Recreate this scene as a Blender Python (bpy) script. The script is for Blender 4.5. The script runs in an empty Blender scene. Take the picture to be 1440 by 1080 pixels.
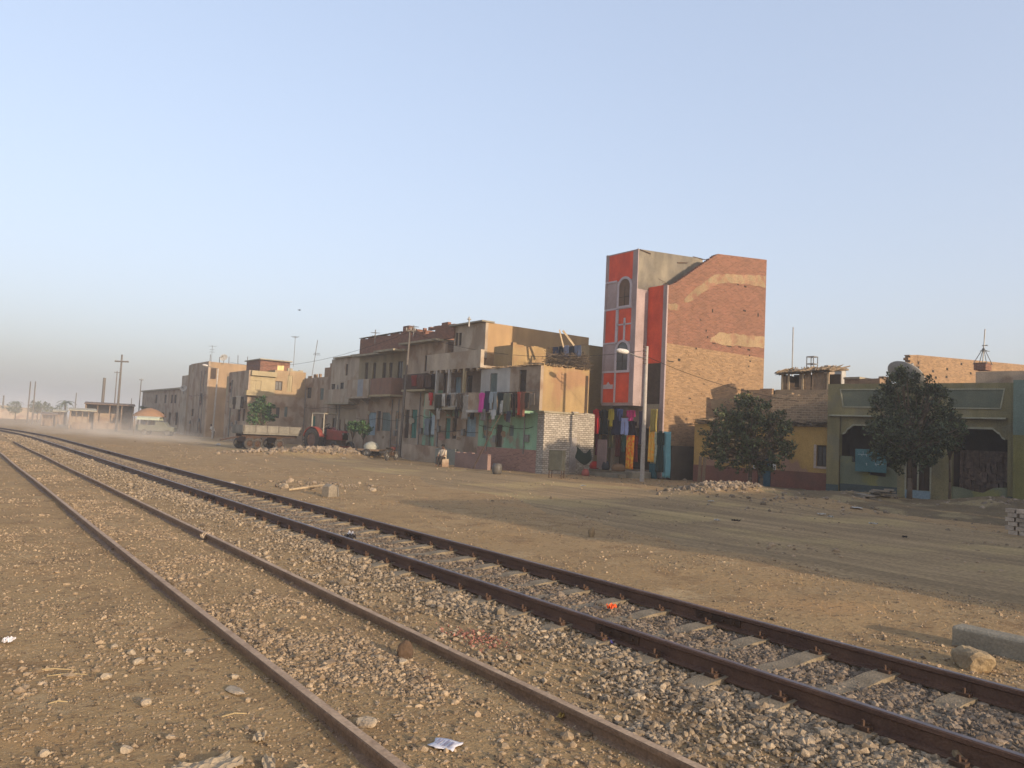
import bpy, math, random
import numpy as np
from mathutils import Vector, Matrix
random.seed(7); RNG=np.random.default_rng(11)
C=bpy.context.scene.collection
sc=bpy.context.scene
# ------------------------------------------------------------------ camera
PITCH,ROLL,YAW,FPX,CH=0.0648,0.0481,0.6267,1100.0,1.916
CF=np.array([math.sin(YAW)*math.cos(PITCH),math.cos(YAW)*math.cos(PITCH),math.sin(PITCH)])
_R=np.array([math.cos(YAW),-math.sin(YAW),0.]); _U=np.cross(_R,CF)
CR=math.cos(ROLL)*_R+math.sin(ROLL)*_U; CU=-math.sin(ROLL)*_R+math.cos(ROLL)*_U
cd=bpy.data.cameras.new('camera'); cam=bpy.data.objects.new('camera',cd); C.objects.link(cam)
m=Matrix.Identity(4)
for i in range(3):
    m[i][0]=CR[i]; m[i][1]=CU[i]; m[i][2]=-CF[i]
m[2][3]=CH
cam.matrix_world=m
cd.sensor_fit='HORIZONTAL'; cd.sensor_width=36; cd.lens=36*FPX/1440; cd.clip_start=.05; cd.clip_end=5000
sc.camera=cam
# ------------------------------------------------------------------ survey frames: where a sight line meets a wall or the ground
class Fr:
    def __init__(s,ox=0,oy=0,rot=0):
        s.o=(ox,oy); s.rot=rot; s.c=math.cos(rot); s.s=math.sin(rot)
    def w(s,x,y): return (s.o[0]+s.c*x-s.s*y, s.o[1]+s.s*x+s.c*y)
    def l(s,x,y):
        x-=s.o[0]; y-=s.o[1]; return (s.c*x+s.s*y,-s.s*x+s.c*y)
    def ray(s,px,py):
        d=CF+(px-720)/FPX*CR-(py-540)/FPX*CU
        o=s.l(0,0); return o,(s.c*d[0]+s.s*d[1],-s.s*d[0]+s.c*d[1],d[2])
    def X(s,c,px,py):
        o,d=s.ray(px,py); t=(c-o[0])/d[0]; return o[1]+t*d[1], CH+t*d[2]
    def Y(s,c,px,py):
        o,d=s.ray(px,py); t=(c-o[1])/d[1]; return o[0]+t*d[0], CH+t*d[2]
    def g(s,px,py,z=0.):
        o,d=s.ray(px,py); t=(z-CH)/d[2]; return o[0]+t*d[0], o[1]+t*d[1]
W=Fr()
# ------------------------------------------------------------------ mesh builder
class MB:
    def __init__(s): s.v=[]; s.f=[]
    def add(s,vs,fs):
        n=len(s.v); s.v+= [tuple(p) for p in vs]; s.f+=[tuple(n+i for i in f) for f in fs]; return s
    def box(s,x0,x1,y0,y1,z0,z1):
        return s.add([(x0,y0,z0),(x1,y0,z0),(x1,y1,z0),(x0,y1,z0),(x0,y0,z1),(x1,y0,z1),(x1,y1,z1),(x0,y1,z1)],
          [(0,3,2,1),(4,5,6,7),(0,1,5,4),(1,2,6,5),(2,3,7,6),(3,0,4,7)])
    def obox(s,c,ax,ay,az):       # oriented box: centre and three half vectors
        c,ax,ay,az=[np.array(q,float) for q in (c,ax,ay,az)]
        P=[c+i*ax+j*ay+k*az for k in (-1,1) for j in (-1,1) for i in (-1,1)]
        return s.add(P,[(0,2,3,1),(4,5,7,6),(0,1,5,4),(1,3,7,5),(3,2,6,7),(2,0,4,6)])
    def quad(s,a,b,c,d): return s.add([a,b,c,d],[(0,1,2,3)])
    def prism(s,poly,axis,a,b):   # poly of (u,z); axis 'y': u is x, between y=a..b ; 'x': u is y ; 'z': poly (x,y)
        if axis=='y': A=[(u,a,z) for u,z in poly]; B=[(u,b,z) for u,z in poly]
        elif axis=='x': A=[(a,u,z) for u,z in poly]; B=[(b,u,z) for u,z in poly]
        else: A=[(u,z,a) for u,z in poly]; B=[(u,z,b) for u,z in poly]
        n=len(poly)
        return s.add(A+B,[tuple(range(n)),tuple(range(2*n-1,n-1,-1))]+[(i,n+i,n+(i+1)%n,(i+1)%n) for i in range(n)])
    def cyl(s,p0,p1,r0,r1=None,n=10,cap=True):
        if r1 is None: r1=r0
        p0=np.array(p0,float); p1=np.array(p1,float); d=p1-p0; d/=np.linalg.norm(d)+1e-9
        a=np.cross(d,[0,0,1]) if abs(d[2])<.9 else np.cross(d,[1,0,0]); a/=np.linalg.norm(a); b=np.cross(d,a)
        A=[p0+r0*(math.cos(t)*a+math.sin(t)*b) for t in [2*math.pi*i/n for i in range(n)]]
        B=[p1+r1*(math.cos(t)*a+math.sin(t)*b) for t in [2*math.pi*i/n for i in range(n)]]
        f=[(i,n+i,n+(i+1)%n,(i+1)%n)[::-1] for i in range(n)]
        if cap: f+=[tuple(range(n))[::-1],tuple(range(n,2*n))]
        return s.add(A+B,f)
    def tube(s,pts,r,n=6):
        for i in range(len(pts)-1):
            ra=r[i] if isinstance(r,(list,tuple)) else r; rb=r[i+1] if isinstance(r,(list,tuple)) else r
            s.cyl(pts[i],pts[i+1],ra,rb,n)
        return s
    def lathe(s,c,prof,n=16,axis=(0,0,1)):   # prof (r,h) along axis
        ax=np.array(axis,float); ax/=np.linalg.norm(ax)
        a=np.cross(ax,[0,0,1]) if abs(ax[2])<.9 else np.array([1.,0,0]); a/=np.linalg.norm(a); b=np.cross(ax,a); c=np.array(c,float)
        P=[c+h*ax+r*(math.cos(2*math.pi*i/n)*a+math.sin(2*math.pi*i/n)*b) for r,h in prof for i in range(n)]
        f=[(k*n+i,k*n+(i+1)%n,(k+1)*n+(i+1)%n,(k+1)*n+i) for k in range(len(prof)-1) for i in range(n)]
        return s.add(P,f)
    def face(s,axis,c,u0,u1,z0,z1,holes=(),d=.16,sg=1):
        us=sorted({u0,u1}|{min(max(q,u0),u1) for h in holes for q in h[:2]}); zs=sorted({z0,z1}|{min(max(q,z0),z1) for h in holes for q in h[2:4]})
        P=(lambda u,z,o=0:(c+o*sg,u,z)) if axis=='x' else (lambda u,z,o=0:(u,c+o*sg,z))
        for i in range(len(us)-1):
            for j in range(len(zs)-1):
                um=(us[i]+us[i+1])/2; zm=(zs[j]+zs[j+1])/2
                if any(h[0]<um<h[1] and h[2]<zm<h[3] for h in holes): continue
                s.quad(P(us[i],zs[j]),P(us[i+1],zs[j]),P(us[i+1],zs[j+1]),P(us[i],zs[j+1]))
        for h in holes:
            a,b,e,f=h[:4]
            s.quad(P(a,e),P(a,e,d),P(a,f,d),P(a,f)); s.quad(P(b,e),P(b,f),P(b,f,d),P(b,e,d))
            s.quad(P(a,f),P(a,f,d),P(b,f,d),P(b,f)); s.quad(P(a,e),P(b,e),P(b,e,d),P(a,e,d))
            s.quad(P(a,e,d),P(b,e,d),P(b,f,d),P(a,f,d))
        return s
    def block(s,x0,x1,y0,y1,z0,z1,hx=(),hy=(),d=.16):
        s.face('x',x0,y0,y1,z0,z1,hx,d); s.face('y',y0,x0,x1,z0,z1,hy,d)
        s.quad((x1,y0,z0),(x1,y1,z0),(x1,y1,z1),(x1,y0,z1)); s.quad((x0,y1,z0),(x0,y1,z1),(x1,y1,z1),(x1,y1,z0))
        s.quad((x0,y0,z1),(x1,y0,z1),(x1,y1,z1),(x0,y1,z1)); return s
    def rough_edge(s,axis,c0,c1,u0,u1,z,step=.25,h=.12,rng=random):  # uneven broken courses on top of a wall
        u=u0
        while u<u1-.05:
            w=min(rng.uniform(.5,1.6)*step,u1-u); hh=rng.choice([0,0,.35,.6,1])*h
            if hh>0:
                if axis=='x': s.box(c0+.004,c1-.004,u,u+w-.01,z-.02,z+hh)
                else: s.box(u,u+w-.01,c0+.004,c1-.004,z-.02,z+hh)
            u+=w
        return s
def mk(name,v,f,mat,smooth=False):
    me=bpy.data.meshes.new(name)
    if isinstance(v,np.ndarray):
        nf=len(f); k=f.shape[1]
        me.vertices.add(len(v)); me.vertices.foreach_set('co',v.astype(np.float32).ravel())
        me.loops.add(nf*k); me.loops.foreach_set('vertex_index',f.astype(np.int32).ravel())
        me.polygons.add(nf); me.polygons.foreach_set('loop_start',np.arange(0,nf*k,k,dtype=np.int32)); me.polygons.foreach_set('loop_total',np.full(nf,k,dtype=np.int32))
        me.update(calc_edges=True)
    else:
        me.from_pydata(v,[],f); me.update()
    if mat: me.materials.append(mat)
    me.polygons.foreach_set('use_smooth',[smooth]*len(me.polygons))
    return me
def tag(o,label=None,cat=None,group=None,kind=None):
    if label: o['label']=label
    if cat: o['category']=cat
    if group: o['group']=group
    if kind: o['kind']=kind
    return o
INFO={}
def T(name,label,cat,base=(0,0,0),group=None,fr=W,rz=None):
    o=bpy.data.objects.new(name,None); C.objects.link(o); o.empty_display_size=.2
    wx,wy=fr.w(base[0],base[1]); o.location=(wx,wy,base[2]); o.rotation_euler=(0,0,fr.rot if rz is None else rz)
    INFO[o]=tuple(base); return tag(o,label,cat,group)
def obj(name,mb,mat,parent=None,smooth=False,off=None,base=None,bevel=0,label=None,solid=0,recalc=True):
    """link the collected shapes as one mesh object; under a parent the verts are given in the parent's frame coordinates"""
    if parent is not None and off is None: off=INFO[parent]
    if base is not None: off=base
    off=off or (0,0,0)
    v=[(p[0]-off[0],p[1]-off[1],p[2]-off[2]) for p in mb.v]
    me=mk(name,v,mb.f,mat,smooth)
    if recalc:
        import bmesh
        bm=bmesh.new(); bm.from_mesh(me); bmesh.ops.remove_doubles(bm,verts=bm.verts,dist=1e-5); bmesh.ops.recalc_face_normals(bm,faces=bm.faces)
        bm.to_mesh(me); bm.free()
    o=bpy.data.objects.new(name,me); C.objects.link(o); INFO[o]=off
    if parent is not None: o.parent=parent
    elif base is not None: o.location=base
    if bevel:
        b=o.modifiers.new('bevel','BEVEL'); b.width=bevel; b.segments=2; b.limit_method='ANGLE'
    if solid:
        b=o.modifiers.new('solid','SOLIDIFY'); b.thickness=solid; b.offset=0
    if label: o['label']=label
    return o
# ------------------------------------------------------------------ materials
def lin(r,g,b):
    f=lambda c:(c/255/12.92) if c/255<=.04045 else ((c/255+.055)/1.055)**2.4
    return (f(r),f(g),f(b),1)
MATS={}
def mat(name,c,c2=None,scale=1.5,rough=.9,bump=.25,brick=None,bs=(.25,.08),fine=25.,stain=.35,metal=0.,streak=0.,ruts=0.,island=0.,bumpd=.02,spec=.25,big=None):
    if name in MATS: return MATS[name]
    m=bpy.data.materials.new(name); MATS[name]=m; m.use_nodes=True; nt=m.node_tree; N=nt.nodes; L=nt.links
    b=N['Principled BSDF']; b.inputs['Roughness'].default_value=rough; b.inputs['Metallic'].default_value=metal; b.inputs['Specular IOR Level'].default_value=spec
    tc=N.new('ShaderNodeTexCoord'); geo=N.new('ShaderNodeNewGeometry')
    c2=c2 or tuple(q*.7 for q in c[:3])+(1,)
    n1=N.new('ShaderNodeTexNoise'); n1.inputs['Scale'].default_value=scale; n1.inputs['Detail'].default_value=8; n1.inputs['Roughness'].default_value=.62
    L.new(tc.outputs['Object'],n1.inputs['Vector'])
    r=N.new('ShaderNodeMapRange'); r.inputs['From Min'].default_value=.35; r.inputs['From Max'].default_value=.65
    L.new(n1.outputs['Fac'],r.inputs['Value'])
    mx=N.new('ShaderNodeMix'); mx.data_type='RGBA'; mx.inputs['A'].default_value=c; mx.inputs['B'].default_value=c2
    L.new(r.outputs['Result'],mx.inputs['Factor']); col=mx.outputs['Result']
    def mul(col,facout,lo,hi):
        q=N.new('ShaderNodeMapRange'); q.inputs['From Min'].default_value=.3; q.inputs['From Max'].default_value=.7; q.inputs['To Min'].default_value=lo; q.inputs['To Max'].default_value=hi
        L.new(facout,q.inputs['Value']); h=N.new('ShaderNodeVectorMath'); h.operation='SCALE'; L.new(col,h.inputs[0]); L.new(q.outputs['Result'],h.inputs['Scale']); return h.outputs['Vector']
    if fine:
        n2=N.new('ShaderNodeTexNoise'); n2.inputs['Scale'].default_value=fine; n2.inputs['Detail'].default_value=5; L.new(tc.outputs['Object'],n2.inputs['Vector'])
    hgt=None
    if brick is not None:
        sp=N.new('ShaderNodeSeparateXYZ'); L.new(tc.outputs['Object'],sp.inputs[0]); ad=N.new('ShaderNodeMath'); ad.operation='ADD'; L.new(sp.outputs['X'],ad.inputs[0]); L.new(sp.outputs['Y'],ad.inputs[1])
        cb=N.new('ShaderNodeCombineXYZ'); L.new(ad.outputs[0],cb.inputs['X']); L.new(sp.outputs['Z'],cb.inputs['Y'])
        nw=N.new('ShaderNodeTexNoise'); nw.inputs['Scale'].default_value=3; L.new(tc.outputs['Object'],nw.inputs['Vector'])
        nv=N.new('ShaderNodeVectorMath'); nv.operation='MULTIPLY_ADD'; nv.inputs[1].default_value=(.03,.03,0); L.new(nw.outputs['Color'],nv.inputs[0]); L.new(cb.outputs[0],nv.inputs[2])
        bt=N.new('ShaderNodeTexBrick'); bt.inputs['Scale'].default_value=1; bt.inputs['Brick Width'].default_value=bs[0]; bt.inputs['Row Height'].default_value=bs[1]
        bt.inputs['Mortar Size'].default_value=bs[1]*.13; bt.inputs['Mortar Smooth'].default_value=.3; bt.inputs['Bias'].default_value=-.1
        L.new(nv.outputs[0],bt.inputs['Vector']); 
        k1=N.new('ShaderNodeVectorMath'); k1.operation='SCALE'; k1.inputs['Scale'].default_value=1.18; L.new(col,k1.inputs[0])
        k2=N.new('ShaderNodeVectorMath'); k2.operation='SCALE'; k2.inputs['Scale'].default_value=.72; L.new(col,k2.inputs[0])
        L.new(k1.outputs[0],bt.inputs['Color1']); L.new(k2.outputs[0],bt.inputs['Color2']); bt.inputs['Mortar'].default_value=brick
        col=bt.outputs['Color']; iv=N.new('ShaderNodeMath'); iv.operation='SUBTRACT'; iv.inputs[0].default_value=1; L.new(bt.outputs['Fac'],iv.inputs[1]); hgt=iv.outputs[0]
    if big:
        nb=N.new('ShaderNodeTexNoise'); nb.inputs['Scale'].default_value=big[1]; nb.inputs['Detail'].default_value=4; L.new(tc.outputs['Object'],nb.inputs['Vector'])
        q=N.new('ShaderNodeMapRange'); q.inputs['From Min'].default_value=.52; q.inputs['From Max'].default_value=.6; L.new(nb.outputs['Fac'],q.inputs['Value'])
        m3=N.new('ShaderNodeMix'); m3.data_type='RGBA'; m3.inputs['B'].default_value=big[0]; L.new(q.outputs['Result'],m3.inputs['Factor']); L.new(col,m3.inputs['A']); col=m3.outputs['Result']
    if fine and stain: col=mul(col,n2.outputs['Fac'],1-stain*.6,1+stain*.5)
    if streak:
        mp=N.new('ShaderNodeMapping'); mp.inputs['Scale'].default_value=(1.5,1.5,.45); L.new(tc.outputs['Object'],mp.inputs['Vector'])
        n3=N.new('ShaderNodeTexNoise'); n3.inputs['Scale'].default_value=1; n3.inputs['Detail'].default_value=6; L.new(mp.outputs[0],n3.inputs['Vector']); col=mul(col,n3.outputs['Fac'],1-streak*.75,1+streak*.35)
    if ruts:
        mp=N.new('ShaderNodeMapping'); mp.inputs['Scale'].default_value=(1.7,.06,1); mp.inputs['Rotation'].default_value=(0,0,.05); L.new(tc.outputs['Object'],mp.inputs['Vector'])
        n4=N.new('ShaderNodeTexNoise'); n4.inputs['Scale'].default_value=1; n4.inputs['Detail'].default_value=7; n4.inputs['Roughness'].default_value=.68; n4.inputs['Distortion'].default_value=.4; L.new(mp.outputs[0],n4.inputs['Vector']); col=mul(col,n4.outputs['Fac'],1-ruts,1+ruts*.9)
    if island:
        q=N.new('ShaderNodeMapRange'); q.inputs['To Min'].default_value=1-island; q.inputs['To Max'].default_value=1+island; L.new(geo.outputs['Random Per Island'],q.inputs['Value'])
        h=N.new('ShaderNodeVectorMath'); h.operation='SCALE'; L.new(col,h.inputs[0]); L.new(q.outputs['Result'],h.inputs['Scale']); col=h.outputs['Vector']
    L.new(col,b.inputs['Base Color'])
    if bump:
        bp=N.new('ShaderNodeBump'); bp.inputs['Strength'].default_value=bump; bp.inputs['Distance'].default_value=bumpd
        if hgt is not None and fine:
            am=N.new('ShaderNodeMath'); am.operation='MULTIPLY_ADD'; am.inputs[1].default_value=.6; L.new(n2.outputs['Fac'],am.inputs[0]); L.new(hgt,am.inputs[2]); L.new(am.outputs[0],bp.inputs['Height'])
        else: L.new((n2 if fine else n1).outputs['Fac'],bp.inputs['Height'])
        L.new(bp.outputs['Normal'],b.inputs['Normal'])
    return m
RED_BRICK=mat('red_brick',(.215,.092,.057,1),(.165,.075,.046,1),.9,brick=(.24,.15,.10,1),bump=.8,stain=.5)
TAN_BRICK=mat('tan_brick',(.30,.185,.095,1),(.24,.145,.075,1),.9,brick=(.27,.185,.11,1),bump=.8,stain=.5)
DUST_BRICK=mat('dusty_brick',(.28,.18,.10,1),(.22,.14,.08,1),1.1,brick=(.26,.18,.12,1),bump=.7,stain=.4)
WHITE_BRICK=mat('white_brick',(.40,.36,.30,1),(.31,.27,.22,1),1.5,brick=(.16,.13,.10,1),bs=(.26,.11),bump=.9,stain=.4)
CEMENT=mat('cement',(.34,.29,.20,1),(.26,.22,.15,1),1.2,bump=.5,streak=.25)
CEMENTP=mat('cement_patch_plaster',(.235,.185,.105,1),(.26,.15,.085,1),2.2,bump=.8,stain=.5,streak=.3,big=((.235,.12,.075,1),1.7))
GREYP=mat('grey_plaster',(.41,.335,.25,1),(.33,.27,.20,1),.7,bump=.5,streak=.3,big=((.30,.225,.155,1),.6))
GREYP2=mat('brown_grey_plaster',(.37,.285,.205,1),(.29,.22,.155,1),.8,bump=.5,streak=.3,big=((.24,.16,.105,1),.75))
LILAC=mat('lilac_render',(.38,.29,.275,1),(.30,.225,.21,1),.9,bump=.35,streak=.3,stain=.25)
REDP=mat('red_paint',(.68,.085,.03,1),(.54,.06,.024,1),1.3,bump=.25,streak=.3,stain=.2,rough=.7)
OCHP=mat('ochre_plaster',(.42,.26,.075,1),(.33,.195,.06,1),.9,bump=.4,streak=.2,big=((.30,.17,.11,1),.8))
REDPL=mat('maroon_plinth_paint',(.19,.075,.052,1),(.15,.07,.05,1),1.2,bump=.4,streak=.2)
OLIVE=mat('olive_render',(.27,.225,.11,1),(.21,.18,.088,1),.9,bump=.5,streak=.4,stain=.35,big=((.22,.19,.11,1),1.1))
OLIVED=mat('teal_grey_panel_paint',(.15,.155,.105,1),(.11,.125,.09,1),.9,bump=.3,streak=.2)
OLIVEL=mat('pale_moulding',(.36,.34,.24,1),None,2,bump=.2)
TEAL=mat('teal_paint',(.085,.19,.19,1),(.06,.14,.15,1),1.5,bump=.2,streak=.3)
GREENW=mat('sea_green_paint',(.235,.38,.245,1),(.19,.31,.20,1),.9,bump=.4,streak=.35,big=((.24,.21,.15,1),.9))
YELLOWM=mat('yellow_plaster',(.34,.235,.11,1),(.28,.185,.09,1),.5,bump=.35,streak=.3,big=((.29,.17,.09,1),.5))
PINKB=mat('rose_brick',(.30,.155,.115,1),(.25,.13,.10,1),.8,brick=(.30,.2,.15,1),bump=.5)
STAINC=mat('stained_cement',(.24,.205,.15,1),(.13,.115,.095,1),.55,bump=.5,streak=.45,stain=.3)
WHITEW=mat('whitewash',(.42,.40,.36,1),(.33,.31,.28,1),.9,bump=.3,streak=.3)
CREAM=mat('cream_render',(.36,.29,.17,1),(.30,.24,.14,1),1.,bump=.25,streak=.2)
DARK=mat('dark_interior',(.022,.018,.014,1),None,1,bump=0)
DWOOD=mat('dark_wood',(.075,.05,.032,1),(.05,.033,.022,1),3,bump=.3,streak=.3)
WOOD=mat('weathered_wood',(.26,.18,.11,1),(.18,.12,.075,1),4,bump=.4,streak=.4)
PALEW=mat('pale_timber',(.42,.32,.20,1),(.32,.24,.15,1),4,bump=.4,streak=.3)
GREYW=mat('grey_green_shutter_paint',(.16,.19,.17,1),(.12,.15,.14,1),2,bump=.2,streak=.3)
BLUEP=mat('blue_door_paint',(.05,.11,.14,1),(.04,.085,.11,1),2,bump=.2,streak=.3)
PBLUE=mat('pale_blue_paint',(.25,.33,.36,1),(.20,.27,.31,1),2,bump=.2,streak=.3)
GREEND=mat('green_door_paint',(.07,.20,.15,1),(.05,.15,.12,1),2,bump=.2,streak=.3)
GLASS=mat('dusty_glass',(.06,.06,.055,1),(.10,.09,.08,1),2,rough=.25,bump=.05,spec=.6)
CONC=mat('concrete',(.28,.245,.18,1),(.20,.175,.13,1),2.5,bump=.5,fine=40)
CONCS=mat('sleeper_concrete',(.25,.20,.135,1),(.165,.13,.085,1),5,bump=.7,fine=60)
STEELR=mat('rusty_rail_steel',(.145,.078,.048,1),(.09,.048,.033,1),3,bump=.35,fine=50,rough=.62,metal=.25,spec=.4)
RAILTOP=mat('worn_rail_head',(.16,.12,.115,1),(.11,.08,.08,1),6,bump=.1,rough=.38,metal=.6,spec=.5)
STEELS=mat('dusty_siding_rail',(.26,.165,.10,1),(.17,.105,.065,1),4,bump=.35,fine=50,rough=.7,metal=.1)
METAL=mat('grey_metal',(.22,.21,.19,1),(.15,.14,.13,1),4,rough=.55,metal=.5,bump=.1)
RUST=mat('rusty_metal',(.10,.058,.038,1),(.06,.037,.025,1),6,rough=.8,metal=.3,bump=.3)
POLE=mat('pale_lamp_post_paint',(.42,.38,.33,1),(.32,.28,.24,1),2,bump=.15,streak=.3,rough=.6)
POLEW=mat('grey_pole_wood',(.15,.13,.11,1),(.11,.095,.08,1),4,bump=.4,streak=.3)
BARK=mat('bark',(.15,.11,.075,1),(.09,.065,.045,1),6,bump=.8,streak=.3)
TYRE=mat('tyre_rubber',(.035,.032,.03,1),(.07,.06,.05,1),5,rough=.9,bump=.2)
TRED=mat('tractor_red',(.27,.05,.036,1),(.17,.05,.036,1),3,rough=.6,bump=.1,streak=.2)
TGREY=mat('trailer_grey_paint',(.22,.20,.16,1),(.15,.135,.11,1),3,rough=.7,bump=.2,streak=.3)
THATCH=mat('straw_thatch',(.24,.17,.10,1),(.14,.10,.06,1),8,bump=.8,fine=60,island=.35)
SKIN=mat('skin',(.22,.12,.075,1),None,3,bump=.1,fine=0)
ROCK=mat('rock',(.36,.29,.20,1),(.26,.20,.14,1),6,bump=.6,fine=40,island=.3)
STONE=mat('ballast_stone',(.31,.23,.145,1),(.19,.135,.085,1),9,bump=.4,fine=60,island=.48,stain=.3)
STONEG=mat('grey_ballast_stone',(.30,.235,.16,1),(.16,.12,.08,1),9,bump=.4,fine=60,island=.5,stain=.3)
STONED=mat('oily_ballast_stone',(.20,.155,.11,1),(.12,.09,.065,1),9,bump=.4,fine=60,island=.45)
def leafmat(name,c,c2):
    c=tuple(q*.98 for q in c[:3])+(1,)
    m=mat(name,c,c2,1.2,rough=.75,bump=0,fine=0,island=.8); return m
LEAF=leafmat('dusty_leaf',(.085,.095,.040,1),(.055,.068,.030,1))
LEAF2=leafmat('dark_leaf',(.060,.075,.036,1),(.042,.05,.026,1))
LEAF3=leafmat('dry_leaf',(.15,.105,.05,1),(.10,.075,.04,1))
LEAFB=leafmat('fresh_leaf',(.06,.115,.04,1),(.045,.085,.032,1))
_cl={}
def cloth(r,g,b,pat=None):
    k=(r,g,b,pat)
    if k not in _cl:
        c=lin(r,g,b); _cl[k]=mat('cloth_%d_%d_%d'%(r,g,b),c,pat or tuple(q*.8 for q in c[:3])+(1,),7 if pat else 2,rough=.95,bump=.1,fine=0)
    return _cl[k]
# ------------------------------------------------------------------ ground
def vnoise(x,y,seed=0):
    xi=np.floor(x).astype(np.int64); yi=np.floor(y).astype(np.int64); fx=x-xi; fy=y-yi; fx=fx*fx*(3-2*fx); fy=fy*fy*(3-2*fy)
    def h(a,b):
        n=(a*374761393+b*668265263+seed*1274126177)&0x7fffffff; n=((n^(n>>13))*1274126177)&0x7fffffff; return ((n^(n>>16))&0xffff)/65535.
    return (h(xi,yi)*(1-fx)+h(xi+1,yi)*fx)*(1-fy)+(h(xi,yi+1)*(1-fx)+h(xi+1,yi+1)*fx)*fy
def fbm(x,y,o=4,seed=0):
    s=0;a=.5
    for i in range(o): s=s+a*vnoise(x*2**i,y*2**i,seed+i*17); a*=.5
    return s
XS,XM=2.976,6.22                       # centre lines of the siding and of the main track
def xcurve(y): return -np.where(y>62,.0016*(np.maximum(y,62)-62)**2,0.)
MOUNDS=[(27.0,16.2,3.6,1.6,.30),(30.2,13.6,2.6,1.5,.25),(24.6,19.6,2.6,1.5,.55),(31.0,11.8,2.5,1.8,.45),(19.8,48.0,4.8,1.3,.5),(30.5,17.5,2.2,1.6,.22),(27.3,18.0,2.0,1.2,.15)]
def gz(x,y):
    x=np.asarray(x,float); y=np.asarray(y,float); xr=x-xcurve(y)
    z=-.075+.11*(fbm(x*.35,y*.35,3,3)-.45)+.05*(fbm(x*1.7,y*1.7,3,9)-.45)+.018*(fbm(x*7,y*7,2,21)-.4)
    flat=np.exp(-((xr-XM)/1.25)**4)+np.exp(-((xr-XS)/.95)**4); flat=np.clip(flat,0,1)
    z=z*(1-flat)+(-.06+.012*(fbm(x*5,y*5,2,5)-.4))*flat
    z=z+.03*np.exp(-((xr-4.8)/.42)**2)                       # shoulder of ballast
    z=z-.028*(np.exp(-((xr-(XS-1.0))/.16)**2)+np.exp(-((xr-(XS+.52))/.16)**2))
    z=z+.10*np.exp(-((x-10.2-.2*y*.2)/1.4)**2)*np.exp(-((y-9)/9)**2)
    rd=np.exp(-((x-(18.5+.02*y))/5.5)**4); z=z*(1-.6*rd)-.06*rd
    for mx,my,sx,sy,h in MOUNDS: z=z+h*np.exp(-((x-mx)/sx)**2-((y-my)/sy)**2)*(.8+.4*fbm(x*2,y*2,2,31))
    return z
def axis_pts(lo,a,b,hi,st,gr):
    p=[]; q=a
    s=st
    while q>lo: s*=gr; q-=s; p.append(q)
    p=p[::-1]; q=a
    while q<b: p.append(q); q+=st
    s=st
    while q<hi: p.append(q); s*=gr; q+=s
    p.append(hi); return np.array(p)
def sheet(name,xs,ys,zf,mat,smooth=True):
    X,Y=np.meshgrid(xs,ys,indexing='ij'); Z=zf(X,Y); v=np.stack([X.ravel(),Y.ravel(),Z.ravel()],1); n,mm=len(xs),len(ys)
    i=np.arange(n-1)[:,None]*mm+np.arange(mm-1)[None,:]; i=i.ravel(); f=np.stack([i,i+mm,i+mm+1,i+1],1)
    me=mk(name,v,f,mat,smooth); o=bpy.data.objects.new(name,me); C.objects.link(o); return o
def ground_mat():
    m=bpy.data.materials.new('dirt'); m.use_nodes=True; nt=m.node_tree; N=nt.nodes; L=nt.links; b=N['Principled BSDF']; b.inputs['Roughness'].default_value=.97; b.inputs['Specular IOR Level'].default_value=.1
    g=N.new('ShaderNodeTexCoord'); P=g.outputs['Object']
    def noi(s,d=6,r=.6):
        n=N.new('ShaderNodeTexNoise'); n.inputs['Scale'].default_value=s; n.inputs['Detail'].default_value=d; n.inputs['Roughness'].default_value=r; L.new(P,n.inputs['Vector']); return n.outputs['Fac']
    def rng(v,a,b_,c=0,d=1):
        q=N.new('ShaderNodeMapRange'); q.inputs['From Min'].default_value=a; q.inputs['From Max'].default_value=b_; q.inputs['To Min'].default_value=c; q.inputs['To Max'].default_value=d; L.new(v,q.inputs['Value']); return q.outputs['Result']
    def mix(f,a,b_):
        q=N.new('ShaderNodeMix'); q.data_type='RGBA'; L.new(f,q.inputs['Factor'])
        for k,s in (('A',a),('B',b_)):
            if isinstance(s,tuple): q.inputs[k].default_value=s
            else: L.new(s,q.inputs[k])
        return q.outputs['Result']
    col=mix(rng(noi(.45,5),.35,.65),(.34,.23,.115,1),(.295,.195,.095,1))
    col=mix(rng(noi(1.6,6),.5,.66),col,(.235,.15,.075,1))
    col=mix(rng(noi(.9,7,.7),.56,.66),col,(.37,.265,.145,1))
    col=mix(rng(noi(.25,3),.58,.7),col,(.365,.225,.105,1))
    col=mix(rng(noi(11,6,.7),.54,.64),col,(.17,.11,.06,1))
    col=mix(rng(noi(28,4,.7),.58,.66),col,(.41,.30,.18,1))
    L.new(col,b.inputs['Base Color'])
    bp=N.new('ShaderNodeBump'); bp.inputs['Strength'].default_value=.9; bp.inputs['Distance'].default_value=.03; L.new(noi(14,8,.65),bp.inputs['Height'])
    b2=N.new('ShaderNodeBump'); b2.inputs['Strength'].default_value=.7; b2.inputs['Distance'].default_value=.01; L.new(noi(60,4,.6),b2.inputs['Height']); L.new(bp.outputs[0],b2.inputs['Normal']); L.new(b2.outputs[0],b.inputs['Normal'])
    return m
gxs=axis_pts(-900,-4,13,900,.11,1.035); gys=axis_pts(-500,1.5,26,1800,.11,1.03)
ground=sheet('ground',gxs,gys,gz,ground_mat()); tag(ground,kind='structure')
ROADM=mat('packed_dirt_road',(.29,.20,.10,1),(.235,.16,.08,1),.5,rough=.95,bump=.9,fine=14,bumpd=.03,stain=.5,ruts=.34,big=((.33,.235,.105,1),.22))
 
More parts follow.
